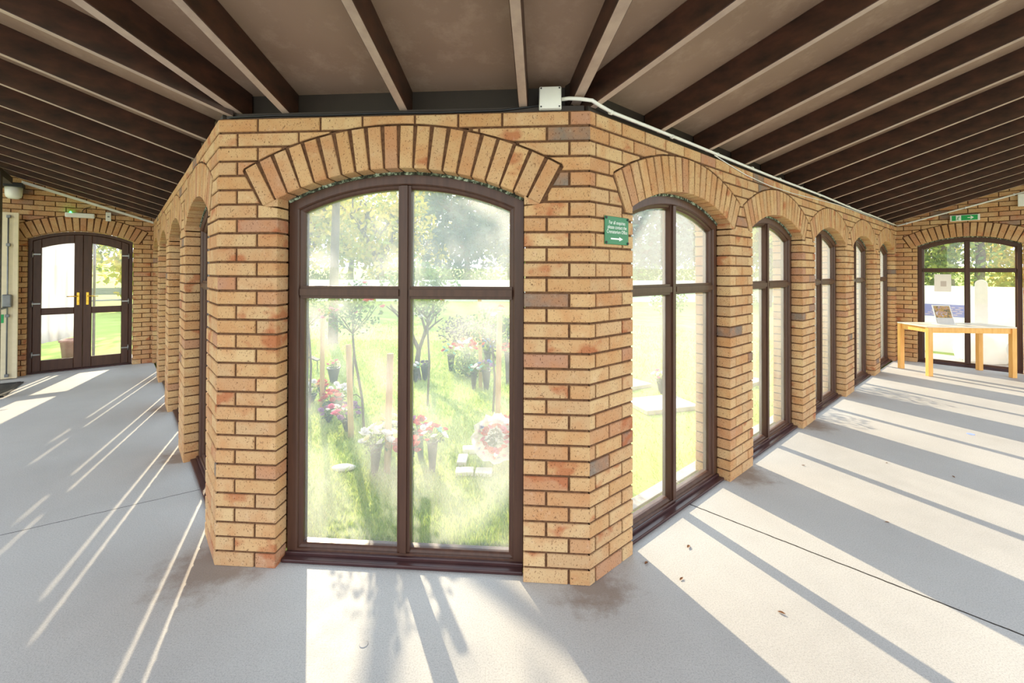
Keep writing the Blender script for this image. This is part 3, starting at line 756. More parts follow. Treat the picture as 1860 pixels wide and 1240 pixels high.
# small things on the floor
def ground_leaf(x, y, s, mat, first=[None]):
    if first[0] is None:
        b = BM(); pr = [(-1, 0), (-.5, .34), (.1, .42), (.7, .2), (1, 0), (.7, -.2), (.1, -.42), (-.5, -.34)]
        ve = [b.verts.new((p[0] * .02, p[1] * .02, .004 + .004 * abs(p[1]) * 2 + .002 * p[0])) for p in pr]
        c0, c1 = b.verts.new((-.01, 0, .002)), b.verts.new((.01, 0, .003))
        b.faces.new((ve[0], ve[1], c0)); b.faces.new((ve[1], ve[2], c1, c0)); b.faces.new((ve[2], ve[3], c1)); b.faces.new((ve[3], ve[4], c1))
        b.faces.new((ve[4], ve[5], c1)); b.faces.new((ve[5], ve[6], c1)); b.faces.new((ve[6], ve[7], c0, c1)); b.faces.new((ve[7], ve[0], c0))
        first[0] = o_ = obj('dry_leaf', b, mat)
        so = first[0].modifiers.new('thickness', 'SOLIDIFY'); so.thickness = .0012
    else: o_ = first[0].copy(); C.objects.link(o_)
    o_.location = (x, y, .001); o_.scale = (s, s, s); o_.rotation_euler = (0, 0, random.uniform(0, 6))
    tag(o_, 'small dry brown leaf lying on the concrete floor', 'leaf', 'dry leaves on the floor')
M_DRY = plain('dry_leaf', srgb(120, 78, 44), .8)
for x, y in ((1.93, 3.59), (2.34, 3.55), (2.33, 2.75), (3.05, 3.6), (3.35, 3.36), (.86, 2.24), (.72, 2.36), (1.23, 2.02), (1.0, 2.5)): ground_leaf(x, y, random.uniform(.5, .95), M_DRY)
b = BM(); lathe(b, [(.018, 0), (.018, .0015), (.016, .002)], 24); o_ = obj('floor_plug', b, plain('dull_zinc', srgb(150, 150, 152), .6, .3)); o_.location = (-.608, 1.848, 0); tag(o_, 'small round grey plug set in the floor before the largest window', 'floor plug')
b = BM(); lathe(b, [(.03, 0), (.03, .0015), (.028, .002)], 24); o_ = obj('floor_marker', b, plain('blue_paint', srgb(150, 170, 226), .6)); o_.location = (4.407, 4.253, 0); tag(o_, 'pale blue round mark on the sunlit floor far right', 'floor marker')

exec_garden = True
# ------------------------------------------------------------------ garden
def leaf_mesh(name, P, size, mat, parent=None, squash=1.0, aspect=.55):
    """one mesh of small two-triangle leaves at the points P"""
    n = len(P); P = np.asarray(P, float)
    d = rng.normal(size=(n, 3)); d /= np.linalg.norm(d, axis=1)[:, None]
    e = rng.normal(size=(n, 3)); e -= d * (d * e).sum(1)[:, None]; e /= np.linalg.norm(e, axis=1)[:, None]
    s = size * rng.uniform(.6, 1.3, (n, 1)); nrm = np.cross(d, e)
    q = np.stack([P - d * s, P + e * s * aspect + nrm * s * .15, P + d * s, P - e * s * aspect + nrm * s * .15], 1).reshape(-1, 3)
    me = bpy.data.meshes.new(name); me.vertices.add(4 * n); me.vertices.foreach_set('co', q.ravel())
    me.loops.add(4 * n); me.loops.foreach_set('vertex_index', np.arange(4 * n)); me.polygons.add(n)
    me.polygons.foreach_set('loop_start', np.arange(0, 4 * n, 4)); me.polygons.foreach_set('loop_total', np.full(n, 4)); me.update()
    return obj_me(name, me, mat, parent)
def blob_pts(c, r, n, shell=.55):
    d = rng.normal(size=(n, 3)); d /= np.linalg.norm(d, axis=1)[:, None]
    k = (shell + (1 - shell) * rng.random((n, 1)) ** .6)
    return np.asarray(c) + d * k * np.asarray(r)
G1, G2, G3 = srgb(134, 150, 70), srgb(172, 178, 92), srgb(106, 126, 62)
ML_GREEN = leafy('tree_leaves_green', [G3, G1, G2, srgb(160, 168, 84)])
ML_GOLD = leafy('tree_leaves_gold', [srgb(176, 174, 72), srgb(214, 196, 84), srgb(228, 200, 96), srgb(156, 164, 74)])
ML_DARK = leafy('tree_leaves_dark', [srgb(86, 106, 92), srgb(104, 124, 104), srgb(120, 134, 120), srgb(92, 110, 104)])
ML_ROSE = leafy('rose_leaves', [srgb(82, 116, 62), srgb(108, 138, 74), srgb(134, 150, 88), srgb(70, 104, 60)])
ML_PURPLE = leafy('purple_leaves', [srgb(74, 60, 84), srgb(98, 82, 104), srgb(64, 76, 60), srgb(122, 108, 130)])
M_BLADE = leafy('grass_blades', [srgb(160, 184, 82), srgb(186, 202, 100), srgb(206, 212, 120), srgb(142, 168, 74)], trans=.4)

# short grass in front of the windows
def grass():
    n = 52000
    # points spread over the strips of lawn seen through the panes, denser close by
    y = 2.55 + 7.5 * rng.random(n) ** 1.7
    x = -.56 * y - .2 + rng.random(n) * (y * .56 + .6)
    n2 = 20000
    tt = 11 * rng.random(n2) ** 1.5 + .35; ss = -.5 + 10 * rng.random(n2)
    xy2 = np.array([[PR.x + uR.x * s_ - nR.x * t_, PR.y + uR.y * s_ - nR.y * t_] for s_, t_ in zip(ss, tt)])
    X = np.concatenate([x, xy2[:, 0]]); Y = np.concatenate([y, xy2[:, 1]])
    def wd(O, nn): return -((X - O.x) * nn.x + (Y - O.y) * nn.y)
    keep = (wd(PR, nR) > .31) & (wd(PL, nL) > .31) & (wd(PL, nC) > .31)
    keep &= ~((wd(PR, nR) < .38))
    X, Y = X[keep], Y[keep]; n = len(X)
    dist = np.hypot(X, Y); h = rng.uniform(.018, .045, n) * (1 + dist * .04); w_ = .0032 * (1 + dist * .16)
    a = rng.uniform(0, 6.283, n); lx, ly = rng.normal(0, .4, n) * h, rng.normal(0, .4, n) * h
    p0 = np.stack([X - np.cos(a) * w_, Y - np.sin(a) * w_, np.full(n, GZ - .004)], 1); p1 = np.stack([X + np.cos(a) * w_, Y + np.sin(a) * w_, np.full(n, GZ - .004)], 1)
    p2 = np.stack([X + lx, Y + ly, GZ + h], 1)
    q = np.stack([p0, p1, p2], 1).reshape(-1, 3)
    me = bpy.data.meshes.new('grass'); me.vertices.add(3 * n); me.vertices.foreach_set('co', q.ravel()); me.loops.add(3 * n); me.loops.foreach_set('vertex_index', np.arange(3 * n))
    me.polygons.add(n); me.polygons.foreach_set('loop_start', np.arange(0, 3 * n, 3)); me.polygons.foreach_set('loop_total', np.full(n, 3)); me.update()
    tag(obj_me('grass', me, M_BLADE), 'short sunny grass of the memorial garden', 'grass', kind='stuff')
grass()
# paved strip outside the right wall
b = BM(); 
for k in range(14):
    fbox(b, FR, .2 + .6 * k, .79 + .6 * k, GZ - .03, GZ + .012, .28, .37, bev=.004)
tag(obj('paving_strip', b, M_SLAB), 'strip of pinkish paving slabs outside the right wall windows', 'paving', kind='structure')

def stake(x, y, h, rad, label, lean=(0, 0), group='wooden stakes in the garden'):
    b = BM(); tube(b, [(0, 0, -.03), (lean[0] * .5, lean[1] * .5, h * .5), (lean[0], lean[1], h)], rad, 12)
    o_ = obj('garden_stake', b, M_STAKE); o_.location = (x, y, GZ); tag(o_, label, 'stake', group)
stake(-1.509, 4.191, .88, .027, 'short round wooden stake beside a bent rose stem', (-.03, 0))
stake(-.969, 3.476, .93, .026, 'wooden stake behind the white flowers in a black vase', (.02, 0))
stake(-.126, 4.068, 1.21, .026, 'tall wooden stake behind the cellophane bouquet', (.02, 0))
stake(-2.111, 4.953, 1.15, .025, 'wooden stake behind the red carnations in a low pot')
stake(-3.30, 7.18, .64, .025, 'thin far wooden stake at the left of the lawn')
stake(-.41, 5.97, 1.25, .026, 'grey weathered stake among the flower beds', (-.02, 0))
stake(-.763, 8.578, .70, .03, 'pale far stake behind the flower beds')
stake(-2.78, 5.95, 1.1, .022, 'slim stake supporting the pink rose at the left window edge')

def rose_mesh(name, mat, rad=.03):
    """an open bloom of three rings of cupped petals"""
    b = BM()
    for ring_, (k, tilt_, sc) in enumerate(((5, .35, .62), (6, .8, .85), (7, 1.2, 1.0))):
        for i in range(k):
            a = 2 * math.pi * (i + ring_ * .4) / k; ca, sa = math.cos(a), math.sin(a)
            def P(r_, s_, z): return V((ca * r_ - sa * s_, sa * r_ + ca * s_, z)) * rad
            rr = math.sin(tilt_) * sc; zz = math.cos(tilt_) * sc
            v = [b.verts.new(P(.05, 0, -.3)), b.verts.new(P(rr * .75, -.42 * sc, zz * .55)), b.verts.new(P(rr * 1.1, -.26 * sc, zz)), b.verts.new(P(rr * 1.1, .26 * sc, zz)), b.verts.new(P(rr * .75, .42 * sc, zz * .55))]
            b.faces.new(v)
    lathe(b, [(.05 * rad, -.3 * rad), (.28 * rad, .0), (.30 * rad, .35 * rad), (.1 * rad, .6 * rad)], 8)
    me = bpy.data.meshes.new(name); bmesh.ops.recalc_face_normals(b, faces=b.faces[:]); b.to_mesh(me); b.free(); me.materials.append(mat); return me
def petal(name, col): return plain(name, col, .7, var=.12, scale=60, trans=.3)
BL = {k: rose_mesh('bloom', petal(k + '_petals', c)) for k, c in dict(white=srgb(240, 238, 240), red=srgb(206, 52, 62), pink=srgb(232, 120, 160), coral=srgb(232, 112, 96), purple=srgb(176, 120, 176), mauve=srgb(120, 96, 130), yellow=srgb(236, 214, 96), cream=srgb(240, 232, 190), teal=srgb(130, 196, 184), blue=srgb(110, 130, 200)).items()}
def bloom(col, p, s, parent):
    o_ = bpy.data.objects.new('bloom', BL[col]); C.objects.link(o_); o_.parent = parent; o_.location = p; o_.scale = (s,) * 3
    o_.rotation_euler = (random.uniform(-.7, .7), random.uniform(-.7, .7), random.uniform(0, 6)); return o_
M_POT = plain('black_vase_plastic', srgb(38, 42, 46), .5, var=.15)
M_POTG = plain('green_vase_plastic', srgb(96, 118, 104), .5, var=.15)
def vase(x, y, label, cols, nb, rad, vh=.22, vr=.045, spread=None, lean=(0, 0), mat=None, bs=1.0, group='flower vases on the lawn', leaves=ML_ROSE):
    r = empty('flower_vase', (x, y, GZ), random.uniform(-.2, .2)); tag(r, label, 'flowers', group)
    M = Matrix(((1, 0, lean[0]), (0, 1, lean[1]), (0, 0, 1)))
    b = BM(); lathe(b, [(vr * .45, -.02), (vr * .55, .01), (vr, vh), (vr * 1.12, vh + .004), (vr * 1.12, vh + .014), (vr * .9, vh + .014), (vr * .8, vh - .02)], 16, M=M); obj('vase', b, mat or M_POT, r)
    c = M @ V((0, 0, vh + rad * .55))
    b = BM()
    pts = []
    for i in range(nb):
        g = i * 2.399963; zz = 1 - (i + .5) / nb * 1.25; rr = math.sqrt(max(0, 1 - zz * zz))
        p = V((math.cos(g) * rr, math.sin(g) * rr, zz * .8)) * rad * random.uniform(.85, 1.05) + c
        pts.append(p); tube(b, [M @ V((0, 0, vh - .015)), (M @ V((0, 0, vh)) + p) / 2 + V((0, 0, .01)), p], .0022, 5)
    obj('stems', b, ML_ROSE, r)
    for i, p in enumerate(pts): bloom(cols[i % len(cols)], p, bs * random.uniform(.8, 1.15), r)
    leaf_mesh('leaves', blob_pts(c - V((0, 0, rad * .25)), (rad * .95, rad * .95, rad * .7), 70, .3), .016, leaves, r)
    return r
vase(-1.057, 3.438, 'white artificial flowers in a black cone vase before the wooden stake', ['white', 'white', 'white', 'cream'], 15, .125, .21, .045, lean=(.06, 0), bs=1.35)
vase(-.62, 3.506, 'red and white flowers in a dark cone vase, right of the window mullion', ['red', 'white', 'red', 'coral', 'white', 'teal'], 18, .105, .225, .042, bs=1.0)
vase(-.75, 3.71, 'red and lilac flowers in a leaning green grey vase behind the red and white bunch', ['red', 'purple', 'red', 'white'], 12, .09, .22, .04, lean=(-.12, 0), mat=M_POTG)
vase(-.80, 3.42, 'big coral carnations low behind the window mullion', ['coral', 'red', 'coral'], 14, .085, .17, .04, bs=1.3)
vase(-1.03, 3.75, 'pale yellow roses behind the white flowers', ['cream', 'yellow', 'white'], 9, .08, .25, .035)
vase(-1.62, 4.38, 'purple and mauve pansies in a low black pot beside the short stake', ['purple', 'mauve', 'pink', 'purple', 'white'], 18, .13, .10, .05, bs=1.05)
vase(-1.90, 4.62, 'pink lilies lying low in front of the red carnations', ['pink', 'purple', 'white'], 9, .08, .06, .04)
vase(-2.02, 4.97, 'bright red carnations in a low green pot at the left of the lawn', ['red', 'red', 'coral'], 14, .105, .09, .07, mat=M_POTG, bs=1.25)
vase(-1.98, 5.12, 'white chrysanthemums behind the bright red carnations', ['white'], 11, .11, .12, .05, bs=1.2)
vase(-2.40, 5.32, 'white and peach flowers in a grey pot at the left window edge', ['white', 'cream', 'white', 'coral'], 16, .13, .08, .06, bs=1.2)
vase(-2.26, 5.30, 'coral roses beside the white and peach flowers', ['coral', 'red'], 7, .07, .17, .04)
vase(-2.50, 6.24, 'pale pink flower in a tall black bucket in the middle of the lawn', ['pink', 'cream'], 7, .09, .20, .085)
vase(-1.37, 6.30, 'small white flowers in a black pot at the apple tree foot', ['white', 'teal'], 6, .07, .18, .06)
vase(-1.25, 6.42, 'empty looking dark pot right of the apple tree trunk', ['mauve'], 4, .06, .19, .06)
vase(-.50, 5.93, 'white flowers in a narrow black vase with a white rim on the flower bed', ['white', 'teal', 'white'], 9, .08, .22, .045)
vase(-.33, 5.90, 'blue and violet flowers in a wide black vase on the flower bed', ['blue', 'purple', 'mauve', 'teal'], 12, .11, .24, .06)
vase(-.95, 7.0, 'red poppy and teal flowers at the near end of the far bed', ['red', 'teal', 'white'], 11, .14, .24, .06, bs=1.2)
vase(-.72, 7.2, 'white and pale red flowers in the middle of the far bed', ['white', 'coral', 'white', 'red'], 15, .17, .24, .06, bs=1.4)
vase(-.38, 7.1, 'red white and blue flowers at the right of the far bed', ['red', 'white', 'blue', 'coral'], 15, .17, .28, .06, bs=1.4)
vase(-.05, 6.2, 'red flowers beside the tall wooden stake', ['red', 'coral'], 10, .10, .42, .04)
vase(-.03, 3.80, 'small red flowers just behind the cellophane bouquet', ['red'], 6, .05, .26, .03)

def branches(b, p, d, L, r0, depth, tips, kids=3, spread=.6):
    q = p + d * L; mid = p + d * L * .5 + V((random.uniform(-1, 1), random.uniform(-1, 1), 0)) * L * .06
    tube(b, [p, mid, q], [r0, r0 * .85, r0 * .68], 7, caps=depth == 0)
    tips.append(q)
    if depth == 0: return
    for k in range(kids):
        a = 2 * math.pi * (k + random.random() * .7) / kids
        dd = (d + V((math.cos(a), math.sin(a), random.uniform(-.1, .35))) * spread).normalized()
        branches(b, q, dd, L * random.uniform(.62, .8), r0 * .62, depth - 1, tips, kids, spread)
def tree(name, label, x, y, h, crown, nleaf, mat, lsize, trunk_r, cz=None, group=None, depth=3, clear=.35, squash=1.0, cat='tree', shell=.35):
    r = empty(name, (x, y, GZ), random.uniform(0, 6)); tag(r, label, cat, group)
    b = BM(); tips = []
    branches(b, V((0, 0, -.05)), V((random.uniform(-.04, .04), random.uniform(-.04, .04), 1)).normalized(), h * clear, trunk_r, depth, tips)
    obj('trunk', b, M_BARK, r)
    cz = cz if cz else h - crown * .9
    P = [blob_pts((0, 0, cz), (crown, crown, crown * squash), nleaf // 2, shell)]
    k = 14
    for i in range(k):
        c = blob_pts((0, 0, cz), (crown * .72, crown * .72, crown * .85 * squash), 1, .5)[0]
        P.append(blob_pts(c, (crown * .28,) * 3, nleaf // 2 // k, .1))
    leaf_mesh('foliage', np.concatenate(P), lsize, mat, r); return r
def rose_bush(x, y, stem_h, crown, cols, nb, label, bend=None):
    r = empty('rose_bush', (x, y, GZ)); tag(r, label, 'rose bush', 'standard roses in the garden')
    b = BM(); pts = bend or [(0, 0, -.03), (.02, 0, stem_h * .5), (-.01, 0, stem_h)]
    tube(b, pts, [.013] * (len(pts) - 1) + [.010], 7)
    top = V(pts[-1])
    for k in range(7):
        a = k * .9; tube(b, [top, top + V((math.cos(a) * crown * .5, math.sin(a) * crown * .5, crown * .5)), top + V((math.cos(a) * crown * .8, math.sin(a) * crown * .8, crown * random.uniform(.7, 1.1)))], [.006, .005, .003], 5)
    if bend: tube(b, [V(pts[1]), V(pts[1]) + V((-.06, 0, .05)), V(pts[1]) + V((-.13, -.01, .03))], .005, 5)
    obj('stem', b, M_BARK, r)
    c = top + V((0, 0, crown * .7))
    leaf_mesh('foliage', blob_pts(c, (crown, crown, crown * .75), 420, .2), .022, ML_ROSE, r)
    for k in range(nb): bloom(cols[k % len(cols)], V(blob_pts(c, (crown, crown, crown * .8), 1, .85)[0]), random.uniform(.9, 1.3), r)
rose_bush(-1.46, 4.41, .92, .30, ['pink', 'white'], 7, 'standard rose on a bent dark stem beside the short stake', [(0, 0, -.03), (-.02, 0, .30), (-.06, 0, .52), (-.10, 0, .72), (-.12, 0, .95)])
rose_bush(-2.30, 5.05, .95, .27, ['pink', 'yellow', 'pink'], 9, 'pink and yellow standard rose at the left edge of the largest window')
rose_bush(-2.15, 6.0, 1.0, .33, ['pink'], 6, 'tall pink rose behind the bright red carnations')
rose_bush(-.98, 5.2, 1.02, .26, ['white', 'pink'], 5, 'slender pale rose between mullion and apple tree')
rose_bush(-.2, 4.9, .75, .3, ['coral', 'white'], 6, 'low open rose bush among stakes near the right frame')
tree('apple_tree', 'small spreading apple tree with two pots at its foot', -1.34, 6.45, 1.75, .62, 900, ML_ROSE, .04, .05, 1.38, depth=3, clear=.27, squash=.55)
def shrub(x, y, rx, rz, label, mat, n=900):
    r = empty('purple_shrub' if mat is ML_PURPLE else 'garden_shrub', (x, y, GZ)); tag(r, label, 'shrub')
    b = BM()
    for k in range(9):
        a = k * .7; tube(b, [(0, 0, -.02), (math.cos(a) * rx * .4, math.sin(a) * rx * .4, rz * .6), (math.cos(a) * rx * .7, math.sin(a) * rx * .7, rz * 1.2)], [.008, .006, .003], 5)
    obj('stems', b, M_BARK, r)
    leaf_mesh('foliage', blob_pts((0, 0, rz), (rx, rx, rz), n, .2), .03, mat, r)
shrub(-.28, 8.0, .42, .40, 'dark purple bush at the right of the far flower bed', ML_PURPLE)
shrub(-1.05, 9.2, .5, .34, 'dusky purple bush left of the pale far stake', ML_PURPLE)
shrub(-.62, 6.6, .3, .2, 'low green bush between the flower vases', ML_ROSE, 500)

def plant_stand():
    r = empty('plant_stand', (-3.18, 6.95, GZ)); tag(r, 'small black slatted plant stand by the thin far stake, left window edge', 'plant stand')
    b = BM(); cube(b, (-.09, 0, .20), (.13, .12, .014), R=Matrix.Rotation(.45, 3, 'Y') @ Matrix.Rotation(0, 3, 'Z')); cube(b, (.09, 0, .20), (.15, .12, .014), R=Matrix.Rotation(-.0 + .38, 3, 'Y')); obj('stand_top', b, M_BLACK, r)
    for x, h_ in ((-.13, .22), (-.04, .18), (.04, .21), (.14, .17)):
        b = BM(); tube(b, [(x, 0, -.01), (x, 0, h_)], .007, 6); obj('leg', b, M_BLACK, r)
plant_stand()
# cellophane bouquet and stones
def bouquet():
    r = empty('wrapped_bouquet', (-.14, 3.60, GZ)); tag(r, 'cellophane wrapped bouquet with a red and pink flower ring on the lawn', 'bouquet')
    t = NT('cellophane'); 
    tr = t.n('ShaderNodeBsdfTransparent'); gl = t.n('ShaderNodeBsdfGlossy'); gl.inputs['Roughness'].default_value = .12; df = t.n('ShaderNodeBsdfTranslucent'); df.inputs[0].default_value = (.9, .9, .92, 1)
    d2 = t.n('ShaderNodeBsdfDiffuse'); d2.inputs[0].default_value = (.9, .9, .92, 1)
    a = t.n('ShaderNodeMixShader'); a.inputs[0].default_value = .5; t.l(df.outputs[0], a.inputs[1]); t.l(d2.outputs[0], a.inputs[2])
    c = t.n('ShaderNodeMixShader'); c.inputs[0].default_value = .25; t.l(a.outputs[0], c.inputs[1]); t.l(gl.outputs[0], c.inputs[2])
    m = t.n('ShaderNodeMixShader'); m.inputs[0].default_value = .55; t.l(tr.outputs[0], m.inputs[1]); t.l(c.outputs[0], m.inputs[2]); t.l(m.outputs[0], t.out.inputs[0])
    # open cone of crumpled film facing the building
    b = BM(); n = 28; prof = [(.015, .0), (.05, .08), (.12, .19), (.165, .25), (.185, .285)]
    rings = []
    ax = V((.05, -.75, .42)).normalized(); x = ax.orthogonal().normalized(); y = ax.cross(x)
    base = V((.0, .16, .12))
    for rr, zz in prof:
        rings.append([b.verts.new(base + ax * (zz + random.uniform(-.012, .012)) + (x * math.cos(2 * math.pi * k / n) + y * math.sin(2 * math.pi * k / n)) * rr * (1 + .07 * math.sin(k * 2.4) + random.uniform(-.04, .04))) for k in range(n)])
    for A, B in zip(rings[:-1], rings[1:]):
        for k in range(n): b.faces.new((A[k], A[(k + 1) % n], B[(k + 1) % n], B[k]))
    for v in b.verts: v.co.z = max(v.co.z, .012)
    o_ = obj('film_wrap', b, t.m, r); so = o_.modifiers.new('film', 'SOLIDIFY'); so.thickness = .0006
    # upright film peak behind the flowers
    b = BM(); tp = []
    for i in range(7):
        row = []
        for j in range(6):
            u_ = i / 6 - .5; v_ = j / 5; row.append(b.verts.new((u_ * .34 * (1 - v_ * .75) + .03, .12 + .05 * math.sin(i * 2 + j), .05 + v_ * .33 + .015 * math.sin(i * 3.1 + j * 2))))
        tp.append(row)
    for i in range(6):
        for j in range(5): b.faces.new((tp[i][j], tp[i + 1][j], tp[i + 1][j + 1], tp[i][j + 1]))
    o_ = obj('film_peak', b, t.m, r); so = o_.modifiers.new('film', 'SOLIDIFY'); so.thickness = .0006
    cen = base + ax * .24
    for k in range(16):
        a_ = 2 * math.pi * k / 16; bloom(['red', 'coral', 'pink'][k % 3], cen + (x * math.cos(a_) + y * math.sin(a_)) * .095, 1.0, r)
    for k in range(20):
        a_ = 2 * math.pi * k / 20; bloom(['pink', 'white', 'coral', 'blue'][k % 4], cen + (x * math.cos(a_) + y * math.sin(a_)) * .15 - ax * .03, .75, r)
    leaf_mesh('leaves', np.array([list(cen - ax * .02 + (x * random.uniform(-1, 1) + y * random.uniform(-1, 1)) * .06) for _ in range(70)]), .02, ML_DARK, r)
bouquet()
def stone(x, y, s, rz, label, group=None, z=0):
    b = BM(); cube(b, (0, 0, s[2] / 2), s, 0, min(s) * .18); o_ = obj('stone_block', b, M_STONE); o_.location = (x, y, GZ + z); o_.rotation_euler = (0, 0, rz); tag(o_, label, 'stone', group)
gs_ = 'white edging stones'
stone(-.36, 3.46, (.14, .10, .035), .05, 'front left white paving stone beside the cellophane bouquet', gs_)
stone(-.21, 3.45, (.13, .10, .035), -.04, 'front right white paving stone beside the cellophane bouquet', gs_)
stone(-.40, 3.66, (.08, .17, .04), .0, 'side white stone of the little border left of the bouquet', gs_)
stone(-.36, 3.86, (.12, .09, .05), .1, 'rear left white stone of the little border behind the bouquet', gs_)
stone(-.22, 3.87, (.13, .09, .05), -.05, 'rear right white stone of the little border behind the bouquet', gs_)
b = BM(); lathe(b, [(.02, 0), (.07, .006), (.075, .018), (.05, .03), (.01, .034)], 14, M=Matrix(((1.3, 0, 0), (0, .8, 0), (0, 0, 1)))); o_ = obj('flat_stone', b, M_STONE); o_.location = (-1.33, 3.53, GZ); tag(o_, 'flat pale stone lying in the grass before the left pane', 'stone')
# memorial slabs seen through the right windows
def slab_(x, y, s, rz, label):
    b = BM(); cube(b, (0, 0, s[2] / 2), s, 0, .006); o_ = obj('memorial_slab', b, M_SLAB); o_.location = (x, y, GZ); o_.rotation_euler = (0, 0, rz); tag(o_, label, 'memorial slab', 'flat memorial slabs on the lawn')
slab_(1.75, 5.2, (.7, .5, .05), .3, 'grey flat memorial slab outside the first right window')
slab_(1.55, 6.1, (.6, .45, .05), .5, 'second flat memorial slab, farther behind the grey one outside the first right window')
slab_(3.2, 6.3, (.7, .5, .05), .6, 'flat memorial slab outside the second right window')
vase(1.95, 5.75, 'white flowers in a black pot on the lawn outside the first right window', ['white', 'pink'], 9, .11, .16, .06)
vase(3.25, 6.75, 'pink and mauve flowers on the lawn outside the second right window', ['mauve', 'pink'], 12, .14, .14, .06)
vase(1.35, 6.6, 'red and white flowers far outside the first right window', ['red', 'white'], 10, .11, .14, .06)
stake(2.4, 6.7, 1.0, .03, 'grey stake outside the first right window')
rose_bush(2.45, 6.85, .9, .3, ['white'], 4, 'white rose tied to a stake outside the first right window')
rose_bush(3.9, 7.6, .9, .32, ['pink'], 5, 'pink rose outside the second right window')
stake(3.8, 7.5, 1.05, .03, 'wooden stake outside the second right window')

# larger trees behind the garden
tg = 'trees behind the garden'
tree('shade_tree', 'slim tree with a straight trunk beyond the roses, left pane', -3.83, 9.5, 6.6, .95, 2300, ML_GREEN, .052, .11, 5.3, tg, 2, .55, 1.12, shell=.15)
def far_tree(px, dist, h, crown, mat, label, n=2300, sq=.9, tr=.25, clear=.3, cz=None):
    x = (px - 929) / 803 * dist; h *= .84
    return tree('background_tree', label, x, dist, h, crown, n, mat, crown * .055, tr, cz or h * .57, tg, 3, clear, h * .43 / crown, shell=.15)
far_tree(560, 28, 9.6, 3.9, ML_GOLD, 'yellow leaved tree at the left edge of the largest window')
far_tree(640, 33, 11, 4.3, ML_GREEN, 'green tree left of the forked trunk seen in the left pane')
far_tree(690, 24, 8.4, 3.1, ML_GOLD, 'forked tree with dark trunk beside the window mullion')
far_tree(770, 36, 11.5, 4.5, ML_GOLD, 'pale golden tree just right of the mullion')
far_tree(845, 29, 10, 4.3, ML_DARK, 'big dark blue green tree in the right pane', 3400, 1.1)
far_tree(925, 33, 10.4, 4.0, ML_GREEN, 'light green tree at the right frame edge of the largest window')
far_tree(1165, 28, 9.6, 4.6, ML_DARK, 'dark blue green tree in the first right window', 3600, 1.0)
far_tree(1275, 30, 9.6, 4.4, ML_DARK, 'dusky tree at the right of the first right window', 3000)
far_tree(1390, 20, 7.5, 3.2, ML_GREEN, 'green tree in the second right window')
far_tree(1430, 26, 8, 3.4, ML_GOLD, 'yellow green tree in the second right window')
far_tree(1500, 24, 8, 3.4, ML_GREEN, 'green tree in the third right window')
far_tree(1570, 26, 8, 3.2, ML_GREEN, 'green tree in the fourth right window')
for k, (px, d, hh) in enumerate(((540, 27, .9), (600, 26, .8), (700, 28, 1.0), (760, 25, .9), (815, 26, 1.0), (880, 25, .9), (1180, 25, 1.0), (1260, 26, 1.1))):
    x = (px - 929) / 803 * d; r = empty('hedge_bush', (x, d, GZ)); tag(r, f'rounded hedge bush, number {k + 1} from the left along the far white wall'.replace('number 1 ', 'first ').replace('number 2 ', 'second ').replace('number 3 ', 'third ').replace('number 4 ', 'fourth ').replace('number 5 ', 'fifth ').replace('number 6 ', 'sixth ').replace('number 7 ', 'seventh ').replace('number 8 ', 'last '), 'bush', 'bushes along the far wall')
    leaf_mesh('foliage', blob_pts((0, 0, hh), (1.5, 1.0, hh), 700, .3), .12, ML_GREEN if k % 2 else ML_ROSE, r)
    b = BM(); tube(b, [(0, 0, -.03), (0, 0, hh)], [.06, .03], 6); obj('stem', b, M_BARK, r)
b = BM(); cube(b, (-.5, 23, .52), (31, .3, 1.1)); tag(based('boundary_wall', b, M_WALLW, (-.5, 23, GZ)), 'long low white boundary wall behind the garden', 'wall')

# outside the far right window
FX = FER
b = BM()
fbox(b, FX, -.9, 2.6, GZ, 1.28, 1.9, 1.96)
hoard = obj('site_hoarding', b, plain('white_sheeting', srgb(246, 246, 246), .6, var=.02, trans=.6)); tag(hoard, 'white site hoarding outside the far right window', 'hoarding')
b = BM(); fbox(b, FX, -.1, .765, .675, .915, 1.885, 1.9); obj('blue_banner', b, plain('banner_blue', srgb(132, 138, 196), .6, var=.04), hoard)
b = BM()
for k in range(5):
    x = .36 - .045 * k
    for a in np.arange(x, .68, .10): fbox(b, FX, a, a + random.uniform(.05, .085), .865 - .036 * k - .011, .865 - .036 * k, 1.882, 1.886)
obj('text_lines', b, plain('banner_text', srgb(214, 196, 196), .6, var=.03), hoard)
b = BM()
prism(b, [(.893, GZ)] + [(.975 + .082 * math.cos(math.pi - math.pi * k / 12), 1.33 + .085 * math.sin(math.pi * k / 12)) for k in range(13)] + [(1.057, GZ)], lambda a, z, d=0: FX(a, z, 1.5), lambda a, z: FX(a, z, 1.6))
tag(based('round_topped_stone', b, M_WALLW, FX(.975, GZ, 1.55)), 'white round topped stone standing before the site hoarding', 'stone')
loc = FX(.48, 1.40, .12); b = BM(); Fq = local(FX, loc); fbox(b, Fq, .474, .68, 1.222, 1.515, .134, .1385); r = obj('paper_notice', b, plain('notice_paper', srgb(244, 236, 226), .8, var=.02)); r.location = loc; tag(r, 'paper notice stuck on the far right window, left pane', 'notice')
b = BM(); fbox(b, Fq, .552, .622, 1.31, 1.40, .1325, .1345); obj('printed_square', b, plain('notice_ink', srgb(206, 192, 182), .8, var=.03), r)
M_BAG = plain('woven_white_bag', srgb(246, 246, 246), .7, var=.02, trans=.5)
